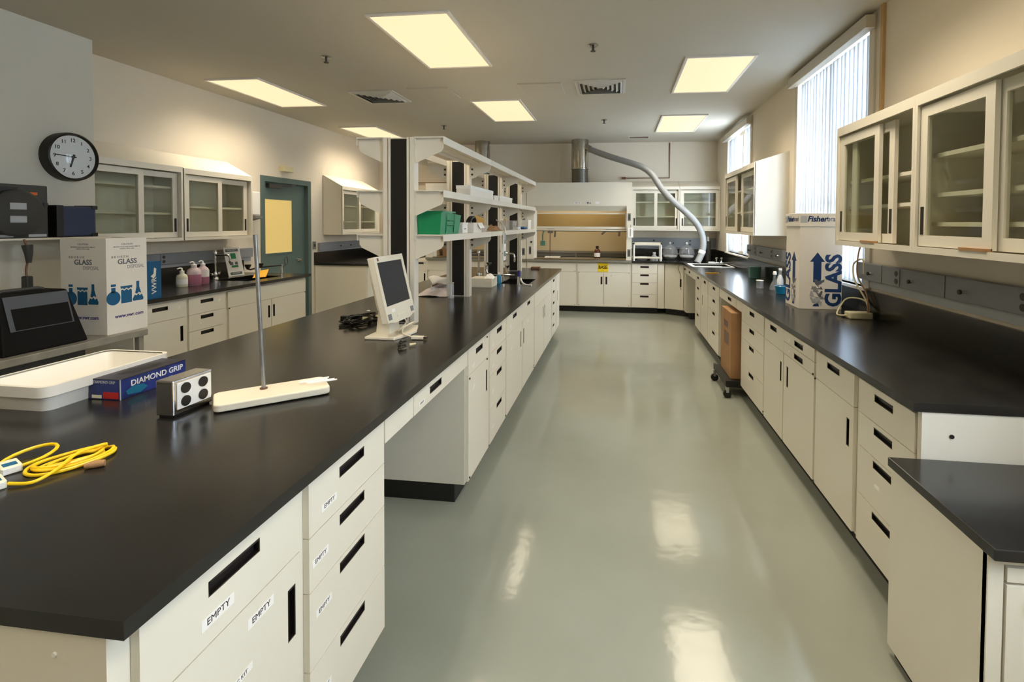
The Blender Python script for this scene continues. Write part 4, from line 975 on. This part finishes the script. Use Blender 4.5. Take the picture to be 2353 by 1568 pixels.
# ------------------------------------------------------------------ left side
t = T('wall_clock', 'round black rimmed wall clock on the column above the shelf', 'clock', (-4.35, 3.425, 2.062), R90)
mk('rim', G().lathe_y([(.190, 0), (.192, -.05), (.186, -.080), (.176, -.086), (.167, -.062)], n=40, cap=False), 'black', t, smooth=True)
mk('back', G().lathe_y([(.188, 0), (.188, -.004)], n=40), 'black', t)
mk('dial', G().lathe_y([(.168, -.060), (.168, -.064)], n=40), 'paper', t)
mk('pane', G().lathe_y([(.165, -.078), (.100, -.084), (.03, -.086)], n=40), 'win_glass', t, smooth=True)
for k in range(1, 13):
    a = PI / 2 - 2 * PI * k / 12; text(t, str(k), .040, (.130 * math.cos(a), -.0648, .130 * math.sin(a)), 'ink_black', name='numeral', bold=.0006)
def hand(nm, ang, l, w_):
    a = PI / 2 - ang; c, s = math.cos(a), math.sin(a)
    mk(nm, G().prism([(-s * w_ - c * .02, c * w_ - s * .02), (s * w_ - c * .02, -c * w_ - s * .02), (s * w_ * .7 + c * l, -c * w_ * .7 + s * l), (-s * w_ * .7 + c * l, c * w_ * .7 + s * l)], 'y', -.072, -.068), 'ink_black', t)
hand('hour_hand', 2 * PI * 6.55 / 12, .085, .007); hand('minute_hand', 2 * PI * 45.5 / 60, .125, .0045)
mk('hub', G().lathe_y([(.010, -.066), (.010, -.075)], n=12), 'ink_black', t)

t = T('wall_shelf', 'thin white shelf fixed to the column below the clock', 'shelf', (-4.35, 2.60, 1.42), R90)
mk('board', G().box(0, 1.03, -.26, 0, 0, .014), 'enamel', t)
for x in (.12, .9): mk('bracket', G().prism([(-.22, 0), (0, 0), (0, -.16)], 'x', x, x + .02), 'dark_gray', t)
t = T('control_unit', 'dark grey control unit with a round drum and white labels on the column shelf', 'equipment', (-4.13, 2.86, 1.434), R90)
mk('case', G().box(-.22, .265, 0, .17, 0, .375), 'dark_gray', t, bevel=.006)
mk('drum', G().lathe_y([(.16, .001), (.16, -.035), (.145, -.045)], (.06, 0, .175), 36), 'dark_gray', t, smooth=True)
for z in (.20, .11): mk('label_card', G().box(.005, .10, -.0465, -.045, z, z + .045), 'rail_strip', t)
mk('orange_sticker', G().box(.155, .20, -.001, 0, .305, .325), 'orange', t); mk('display', G().box(-.12, .08, -.003, 0, .285, .355), 'black', t)
mk('hinge', G().cyl((.25, -.004, .24), (.25, .0, .24), .016), 'black', t); mk('edge_strip', G().box(.14, .25, -.004, 0, .008, .026), 'rail_strip', t); mk('edge_strip', G().box(-.1, .05, -.004, 0, .008, .026), 'rail_strip', t)
t = T('navy_case', 'navy blue padded case on the column shelf under the clock', 'case', (-4.12, 3.17, 1.434), R90)
mk('cushion', G().box(.03, .285, .0, .16, .004, .235), 'navy', t, bevel=.014); mk('side_band', G().box(0, .05, -.004, .165, 0, .24), 'black', t, bevel=.006)
for x, z in ((.27, .225), (.27, .012)): mk('corner_guard', G().box(x - .02, x + .022, -.006, .166, z - .012, z + .018), 'black', t, bevel=.004)
t = T('hanging_lead', 'dark lead with an inline switch hanging below the control unit', 'cord', (-3.98, 2.88, 1.41))
mk('wire', G().tube(smoothpath([(-.02, 0, .02), (0, .01, -.08), (-.01, .0, -.20), (0, .01, -.32), (-.01, -.01, -.44), (.02, -.04, -.585)], 5), .006, 8), 'copper', t, smooth=True)
mk('plug', G().tube([(-.01, .01, -.02), (0, .01, -.08), (0, .01, -.14)], [.03, .022, .014], 10), 'dark_gray', t, smooth=True); mk('inline_switch', G().box(-.03, .02, -.018, .022, -.32, -.23), 'dark_gray', t, bevel=.008)

# cart
t = T('equipment_cart', 'grey steel cart holding cartons beside the left counter', 'cart', (-3.62, 2.55, 0))
mk('top_shelf', G().box(-.36, .32, -.62, .555, .752, .797), 'cart_gray', t, bevel=.004)
mk('lower_shelf', G().box(-.34, .30, -.60, .53, .22, .25), 'cart_gray', t)
for sx, sy in ((-.33, -.59), (.27, -.59), (-.33, .50), (.27, .50)):
    p = mk('leg', G().box(sx, sx + .035, sy, sy + .035, .10, .752), 'cart_gray', t); mk('caster', G().lathe_y([(.045, -.015), (.045, .015)], (sx + .017, sy + .017, .047), 16).box(sx + .005, sx + .03, sy + .008, sy + .028, .05, .11), 'black', p)
mk('drawer_box', G().box(-.30, .24, -.30, .20, .58, .752), 'dark_gray', t)
ZCART = .797
def flask_print(t, face, off, u, z, s, m):
    """printed row of round flask, beaker and conical flask, in the plane of one side of a carton"""
    def pl(pts, nm):
        g = G()
        if face == 0: g.prism([(a, b) for a, b in pts], 'y', off - .0006, off)
        else: g.prism([(a, b) for a, b in pts], 'x', off, off + .0006)
        mk(nm, g, m, t)
    c = lambda cx, cz, r, a0, a1, n: [(cx + r * math.cos(a0 + (a1 - a0) * k / n), cz + r * math.sin(a0 + (a1 - a0) * k / n)) for k in range(n + 1)]
    pl([(u + p * s, z + q * s) for p, q in c(-.30, .20, .20, math.radians(107), math.radians(433), 20)] , 'flask_print')
    pl([(u + p * s, z + q * s) for p, q in [(-.36, .36), (-.24, .36), (-.24, .50), (-.36, .50)]], 'flask_print'); pl([(u + p * s, z + q * s) for p, q in [(-.37, .53), (-.23, .53), (-.23, .60), (-.37, .60)]], 'flask_print')
    pl([(u + p * s, z + q * s) for p, q in [(-.08, .02), (.24, .02), (.24, .38), (.20, .42), (.14, .38), (.08, .43), (.02, .38), (-.04, .42), (-.08, .40)]], 'beaker_print')
    pl([(u + p * s, z + q * s) for p, q in [(-.10, .52), (-.08, .44), (-.04, .46), (.02, .42), (.08, .47), (.14, .42), (.20, .46), (.24, .44), (.26, .52)]], 'beaker_print')
    pl([(u + p * s, z + q * s) for p, q in [(.28, .04), (.58, .04), (.60, .10), (.55, .22), (.48, .18), (.44, .24), (.38, .19), (.33, .22), (.26, .10)]], 'cone_print')
    pl([(u + p * s, z + q * s) for p, q in [(.34, .27), (.40, .24), (.45, .29), (.53, .25), (.47, .45), (.47, .62), (.38, .62), (.38, .45)]], 'cone_print')
t, hx, hy, h = cardboard('glass_disposal_box', 'white GLASS DISPOSAL carton standing on the cart beside a blue carton', -3.70, -3.35, 2.865, 3.150, ZCART, 1.443, 'carton_white')
for face, off, hw, sx in ((R90, hx, hy, 1.0), (0, -hy, hx, 1.0)):
    P = (lambda u, z: (off + .0005, u, z)) if face else (lambda u, z: (u, off - .0005, z))
    text(t, 'CAUTION', .018, P(0, h - .042), 'ink_gray', face=face); text(t, 'BROKEN GLASS AND SHARP OBJECTS', .0105, P(0, h - .060), 'ink_gray', face=face, sx=1.05); text(t, 'HANDLE WITH CARE', .0105, P(0, h - .073), 'ink_gray', face=face)
    text(t, 'B R O K E N', .022, P(-.05, h - .128), 'ink_gray', face=face); text(t, 'GLASS', .048, P(0, h - .162), 'ink_gray', face=face, bold=.0012); text(t, 'DISPOSAL', .034, P(.06, h - .200), 'rail_gray', face=face, sx=.82)
    flask_print(t, 0 if not face else 1, off, -.028, .195, .235, 'ink_teal')
    text(t, 'www.vwr.com', .034, P(0.01, .115), 'ink_purple', face=face, bold=.0008)
mk('handle_slot', G().box(-.02, .05, .06, .10, h, h + .001), 'ink_black', t)
t, hx, hy, h = cardboard('blue_carton', 'blue carton lettered VWR on the left counter behind the white carton', -4.05, -3.80, 3.50, 3.70, ZT, 1.225, 'blue_carton')
text(t, 'VWR', .06, (hx + .0006, .035, .11), 'paper', face=R90, spin=R90, bold=.001)
mk('swoosh', G().prism([(.005, .19), (.03, .17), (.05, .19), (.055, .25), (.035, .26), (.03, .21)], 'x', hx, hx + .0006), 'paper', t)
mk('flap', G().box(-hx, hx, -hy, 0, h, h + .003), 'blue_carton', t)
t = T('light_shroud', 'black tapered instrument hood with a dark window on the cart', 'equipment', (-3.50, 2.53, ZCART), 0)
g = G(); b0 = [(-.20, -.25), (.15, -.23), (.15, .22), (-.20, .24)]; b1 = [(-.16, -.19), (.06, -.18), (.06, .17), (-.16, .18)]
A = [g.bm.verts.new((x, y, 0)) for x, y in b0]; Bv = [g.bm.verts.new((x, y, .335)) for x, y in b1]
g.bm.faces.new(A[::-1]); g.bm.faces.new(Bv)
for k in range(4): g.bm.faces.new([A[k], A[(k+1) % 4], Bv[(k+1) % 4], Bv[k]])
mk('hood', g, 'matte_black', t, bevel=.012)
sl = lambda z: .15 - .09 * z / .335
def fp(y0, y1, z0, z1, o): return [(sl(z0) + o, y0, z0), (sl(z0) + o, y1, z0), (sl(z1) + o, y1, z1), (sl(z1) + o, y0, z1)]
def plate(y0, y1, z0, z1, o0, o1):
    g = G(); a = [g.bm.verts.new(p) for p in fp(y0, y1, z0, z1, o0)]; b = [g.bm.verts.new(p) for p in fp(y0, y1, z0, z1, o1)]
    g.bm.faces.new(a[::-1]); g.bm.faces.new(b)
    for k in range(4): g.bm.faces.new([a[k], a[(k+1) % 4], b[(k+1) % 4], b[k]])
    return g
mk('window_surround', plate(-.17, .16, .13, .325, .002, .006), 'slate', t); mk('window', plate(-.145, .15, .135, .255, .004, .0075), 'matte_black', t)
mk('handle', G().tube([(-.05, -.12, .335), (-.05, -.09, .345), (-.05, .09, .345), (-.05, .12, .335)], .012, 8), 'dark_gray', t)

# sink things at the left wall
def pump_bottle(label, x, y, r, h, m, pm='white'):
    t = T('soap_bottle', label, 'bottle', (x, y, ZT))
    mk('body', G().lathe([(r * .96, 0), (r, .006), (r, h * .68), (r * .86, h * .84), (r * .4, h * .96), (r * .36, h)], n=22), m, t, smooth=True)
    if m == 'jug':
        mk('liquid', G().lathe([(r * .965, .001), (r * 1.006, .006), (r * 1.006, h * .58)], n=22), 'soap_pink', t, smooth=True)
    mk('pump', G().lathe([(r * .42, h), (r * .42, h + .02), (.008, h + .024), (.006, h + .045)], n=14).tube([(0, 0, h + .045), (0, -.02, h + .05), (.0, -.05, h + .044)], .006, 8), pm, t, smooth=True)
    return t
q = pump_bottle('cream soap pump bottle at the left sink counter', -4.25, 4.36, .048, .135, 'soap_cream'); mk('label_band', G().lathe([(.0485, .025), (.0485, .075)], n=22, cap=False), 'paper', q, smooth=True)
q = pump_bottle('large pink soap jug next to the cream pump bottle', -4.25, 4.50, .062, .185, 'jug', 'paper')
q = pump_bottle('pink soap jug with a white label nearest the left faucet', -4.27, 4.63, .055, .185, 'jug', 'paper'); mk('label_band', G().lathe([(.0555, .07), (.0555, .14)], n=22, cap=False), 'paper', q, smooth=True)
t = T('eyewash_sign', 'white EMERGENCY EYEWASH card leaning behind the left sink', 'sign', (-4.46, 5.32, .916), R90)
g = G(); lean = .07; mk('card', G().prism([(0, 0), (.006, 0), (lean + .006, .335), (lean, .335)], 'x', -.12, .12), 'paper', t)
lp = lambda z, o=-.0016: (lean * z / .335 + o)
def spl(x0, x1, z0, z1, m, nm): mk(nm, G().prism([(lp(z0, -.0012), z0), (lp(z0, 0), z0), (lp(z1, 0), z1), (lp(z1, -.0012), z1)], 'x', x0, x1), m, t)
spl(-.10, .09, .285, .315, 'door_green', 'title_band'); spl(-.04, .04, .20, .265, 'green_bin', 'symbol'); spl(-.05, .05, .10, .125, 'green_bin', 'symbol'); spl(-.07, -.02, .13, .165, 'ink_gray', 'symbol'); spl(.01, .05, .13, .165, 'ink_gray', 'symbol'); spl(-.09, .09, .015, .045, 'door_green', 'title_band')
o = text(t, 'EMERGENCY', .026, (-.005, lp(.30), .30), 'paper'); o = text(t, 'EYEWASH', .024, (0, lp(.03), .03), 'paper')
t = T('eyewash_fixture', 'black eyewash arm with a yellow flap over the left sink', 'eyewash', (-4.20, 5.42, ZT))
mk('pipe', G().tube(smoothpath([(-.02, -.22, .11), (-.04, -.16, .085), (-.02, -.04, .10), (.0, .10, .10), (.02, .30, .10)], 5), .010, 8), 'ink_black', t, smooth=True)
for yy in (-.22, -.02): mk('nozzle', G().lathe([(.010, .09), (.034, .135), (.034, .148)], c=(-.02, yy), n=14), 'ink_black', t, smooth=True)
mk('yellow_flap', G().face([(.10, -.30, .004), (.16, -.16, .004), (.06, .02, .075), (-.01, -.10, .06)]), 'pencil', t)
mk('pedestal', G().cyl((.02, .30, 0), (.02, .30, .11), .014, .012, 10), 'chrome', t, smooth=True)
mk('loop_handle', G().tube([(.04, .36 + .03 * math.cos(a), .15 + .055 * math.sin(a)) for a in [2 * PI * k / 16 for k in range(16)]], .005, 6, closed=True).cyl((.02, .31, .06), (.04, .35, .10), .006), 'dark_gray', t)
t = T('soap_dispenser', 'white wall dispenser with a grey mouth beside the green door frame', 'dispenser', (XL, 5.80, 1.60), R90)
mk('case', G().box(-.07, .09, -.11, 0, .04, .34), 'white', t, bevel=.012); mk('mouth', G().prism([(-.15, .0), (-.03, -.03), (0, -.03), (0, .035), (-.15, .03)], 'x', -.05, .07), 'mid_gray', t)

# ------------------------------------------------------------------ right counter
t, hx, hy, h = cardboard('tall_carton', 'tall white broken glass carton with blue arrows on the right hand counter', 1.385, 1.695, 4.005, 4.305, ZT, 1.64, 'carton_white')
mk('lid', G().box(-hx - .008, hx + .008, -hy - .008, hy + .008, h - .092, h + .008), 'carton_white', t, bevel=.003)
for face in (0, -R90):
    P = (lambda u, z, o=0.: (u, -hy - .0005 - o, z)) if face == 0 else (lambda u, z, o=0.: (-hx - .0005 - o, -u, z))
    PR = (lambda pts, o=0.: G().prism(pts, 'y', -hy - .0006 - o, -hy - o)) if face == 0 else (lambda pts, o=0.: G().prism([(-a, b) for a, b in pts], 'x', -hx - .0006 - o, -hx - o))
    gu, au = (.098, -.024) if face == 0 else (-.095, .035)
    text(t, 'GLASS', .158, P(gu, .222), 'ink_blue', face=face, spin=R90, bold=.006, sx=.90)
    mk('arrow_print', PR([(au - .029, .205), (au + .029, .205), (au + .029, .364), (au + .054, .364), (au, .436), (au - .054, .364), (au - .029, .364)]), 'ink_blue', t)
    mk('square_print', PR([(au - .03, .022), (au + .018, .022), (au + .01, .045), (au - .02, .04)]), 'ink_blue', t)
    rnd = random.Random(5)
    for k in range(16):
        cx, cz, a0, L, W = au - .012 + rnd.uniform(-.03, .045), .13 + rnd.uniform(-.06, .10), rnd.uniform(.4, 2.4), rnd.uniform(.022, .05), rnd.uniform(.010, .022)
        c, s = math.cos(a0), math.sin(a0); q = [(-L, -W), (L * .8, -W * .6), (L, W * .5), (-L * .6, W)]
        mk('shard_print', PR([(cx + a * c - b * s, cz + a * s + b * c) for a, b in q], .0006 + .0002 * k), ('ink_gray', 'rail_strip', 'carton_white', 'rail_gray')[k % 4], t)
    text(t, 'Fisher', .058, P(-.035, h - .036, .009), 'ink_blue', face=face, bold=.002, sx=1.0, shear=.2)
    text(t, 'brand', .054, P(.088, h - .036, .009), 'ink_blue', face=face, sx=.82)
    mk('lid_band', PR([(-hx, h - .065), (-hx + .05, h - .065), (-hx + .05, h - .012), (-hx, h - .012)], .008), 'rail_strip', t)

def lathe_thing(name, label, cat, x, y, parts, z=ZT):
    t = T(name, label, cat, (x, y, z))
    for nm, prof, m in parts: mk(nm, G().lathe(prof, n=24, cap=(m != 'labware')), m, t, smooth=True)
    return t
lathe_thing('beaker', 'small empty glass beaker on the right hand counter', 'beaker', 1.43, 5.22, [('glass', [(.001, .002), (.034, .002), (.035, .075), (.038, .08), (.033, .078), (.032, .004), (.001, .004)], 'labware'), ('rim', [(.036, .077), (.0375, .081), (.035, .083)], 'white')])
lathe_thing('volumetric_flask', 'long necked clear flask beside the small beaker', 'flask', 1.545, 5.13, [('glass', [(.001, .001), (.045, .002), (.047, .02), (.035, .055), (.018, .085), (.013, .10), (.013, .15), (.017, .155)], 'labware'), ('stopper', [(.018, .150), (.018, .168), (.014, .182), (.012, .184)], 'white')])
lathe_thing('teal_bowl', 'teal plastic bowl against the tall carton', 'bowl', 1.525, 4.84, [('bowl', [(.001, .001), (.05, .002), (.062, .075), (.059, .075), (.048, .01), (.001, .008)], 'teal_cup'), ('rim', [(.060, .072), (.064, .075), (.060, .079)], 'labware')])
lathe_thing('wash_bottle', 'white tipped clear bottle standing behind the teal bowl', 'bottle', 1.625, 5.22, [('glass', [(.001, .001), (.036, .002), (.036, .09), (.016, .15), (.013, .19)], 'labware'), ('stopper', [(.016, .185), (.016, .205)], 'white'), ('liquid', [(.030, .004), (.030, .085), (.012, .14)], 'paper')])
t = T('green_block', 'dull green plastic box against the far window backsplash', 'box', (1.655, 6.28, ZT)); mk('shell', tray(G(), .065, .05, .125, .004, .006), 'teal', t); mk('lid', G().box(-.067, .067, -.052, .052, .125, .13), 'teal', t)
t = T('pencil', 'yellow pencil lying on the right hand counter before the sink', 'pencil', (1.23, 6.68, ZT + .006), .1); mk('shaft', G().cyl((-.09, 0, 0), (.075, 0, 0), .006, .006, 6), 'pencil', t); mk('tip', G().cyl((.075, 0, 0), (.095, 0, 0), .006, .001, 6), 'cream_plastic', t)
# cord with socket box, and lead from the cupboard above
t = T('extension_cord', 'pale yellow cord with a flat socket box behind the tall carton', 'cord', (1.66, 3.66, ZT))
mk('socket_box', G().box(-.075, .075, -.045, .045, 0, .045), 'pale_yellow', t, bevel=.008)
mk('cable', G().tube(smoothpath([(-.07, 0, .02), (-.10, .05, .01), (-.09, .12, .01), (-.05, .17, .05), (0, .18, .11), (.06, .13, .12), (.085, .05, .10), (.06, -.01, .05), (.07, .05, .12), (.05, .18, .25), (.06, .22, .36), (.075, .12, .40), (.075, .10, .30)], 6), .006, 8), 'pale_yellow', t, smooth=True)
mk('cable', G().tube(smoothpath([(.05, -.02, .03), (.07, .04, .16), (.06, .16, .28), (.065, .17, .42), (.07, .14, .50)], 6), .005, 8), 'carton_tan', t, smooth=True)

# carton on a dolly in the knee space
t = T('dolly', 'low black dolly with casters under the brown carton', 'dolly', (1.20, 4.90, 0))
mk('deck', G().box(-.20, .22, -.28, .26, .115, .14), 'black', t); mk('rail', G().box(-.22, -.20, -.30, .28, .09, .145).box(-.20, .22, -.30, -.28, .09, .145), 'black', t)
for sx, sy in ((-.21, -.32), (-.23, .16), (.18, -.25), (.18, .22)):
    p = mk('caster', G().lathe_y([(.036, -.013), (.036, .013)], (sx, sy, .037), 16), 'black', t, smooth=True); mk('fork', G().box(sx - .012, sx + .012, sy - .018, sy + .018, .05, .10), 'steel', p)
t, hx, hy, h = cardboard('brown_carton', 'tall brown cardboard carton standing on the black dolly', 1.04, 1.40, 4.69, 5.12, .14, .745, 'carton_tan')
mk('tape', G().box(-hx, hx, -.03, .03, h, h + .001), 'carton_tan', t); mk('side_print', G().box(-hx - .0006, -hx, -.12, .08, .28, .40).box(-hx - .0006, -hx, -.08, .10, .44, .50), 'copper', t); mk('flap_line', G().box(-hx, hx, -.0015, .0015, h + .001, h + .0016), 'copper', t)

# ------------------------------------------------------------------ back counter
t = T('pipe_rack', 'white plastic pipe frame standing on the back counter', 'rack', (.262, 8.70, ZT))
g = G(); W, D, H = .50, .22, .315
for y in (0, D): g.box(0, W, y - .012, y + .012, H - .045, H)
g.box(0, .03, -.012, D + .012, H - .045, H).box(W - .03, W, -.012, D + .012, H - .045, H)
mk('top_frame', g, 'cream_plastic', t)
for x in (.02, W - .02):
    for y in (0, D): mk('leg', G().cyl((x, y, .0), (x, y, H - .03), .017, .017, 10).lathe([(.022, .03), (.022, .07)], c=(x, y), n=10), 'white', t, smooth=True)
mk('stretcher', G().cyl((.02, 0, .05), (W - .02, 0, .05), .014, .014, 10), 'cream_plastic', t); mk('stretcher', G().cyl((.02, D, .05), (W - .02, D, .05), .014, .014, 10), 'cream_plastic', t)
def desiccator(label, x, y, r):
    t = T('desiccator', label, 'desiccator', (x, y, ZT))
    mk('bowl', G().lathe([(r * .45, 0), (r * .55, .01), (r * .95, .07), (r, .10)], n=28, cap=False), 'labware', t, smooth=True); mk('flange', G().lathe([(r, .10), (r * 1.1, .105), (r * 1.1, .118), (r, .122)], n=28, cap=False), 'labware', t, smooth=True)
    mk('dome', G().lathe([(r, .122), (r * .92, .19), (r * .6, .245), (r * .2, .265), (.018, .275), (.022, .31), (.001, .315)], n=28, cap=False), 'labware', t, smooth=True)
    mk('plate', G().lathe([(r * .85, .055), (r * .88, .085)], n=24), 'paper', t)
    mk('knob', G().lathe([(.012, .28), (.02, .30), (.012, .318)], n=12), 'white', t, smooth=True)
desiccator('glass dome desiccator nearest the white pipe frame', .93, 9.02, .135)
desiccator('glass dome desiccator near the hose in the back corner', 1.22, 9.02, .135)
lathe_thing('glass_dish', 'wide glass dish inside the white pipe frame', 'dish', .43, 8.85, [('glass', [(.001, .002), (.09, .003), (.11, .06), (.107, .06), (.088, .006), (.001, .006)], 'labware'), ('rim', [(.108, .058), (.112, .062), (.108, .065)], 'white')])
lathe_thing('squat_bottle', 'squat grey bottle under the white pipe frame', 'bottle', .64, 8.86, [('body', [(.07, 0), (.07, .05), (.03, .09), (.02, .11)], 'rail_strip'), ('cap', [(.025, .11), (.025, .145)], 'white')])
t = T('dark_standpipe', 'dark standpipe with a white top behind the hanging hose', 'pipe', (1.60, 9.10, ZT)); mk('pipe', G().lathe([(.045, 0), (.045, .34)], n=18), 'dark_gray', t, smooth=True); mk('cap', G().lathe([(.018, .34), (.018, .42)], n=12), 'white', t)
t = T('sink_faucet', 'chrome twin handle faucet at the corner sink', 'faucet', (1.66, 8.38, ZT))
mk('base', G().box(-.10, .10, -.03, .03, 0, .02).box(-.012, .012, -.13, 0, .03, .05), 'chrome', t, bevel=.006)
for x in (-.05, .03): mk('handle', G().lathe([(.014, .02), (.012, .06), (.026, .075), (.026, .09), (.01, .10)], c=(x, 0), n=12), 'chrome', t, smooth=True)
solo('soap_bar', G().box(1.47, 1.58, 8.32, 8.37, ZT + .0005, ZT + .03), 'white', 'white soap bar beside the corner sink', 'soap', bevel=.012)
t, hx, hy, h = cardboard('brown_carton', 'orange brown carton with a yellow sticker inside the left fume hood', -3.24, -3.02, 8.9, 9.06, .926, 1.13, 'carton_tan'); mk('yellow_sticker', G().box(-.01, hx - .01, -hy - .0008, -hy, .09, .15), 'yellow_sign', t)
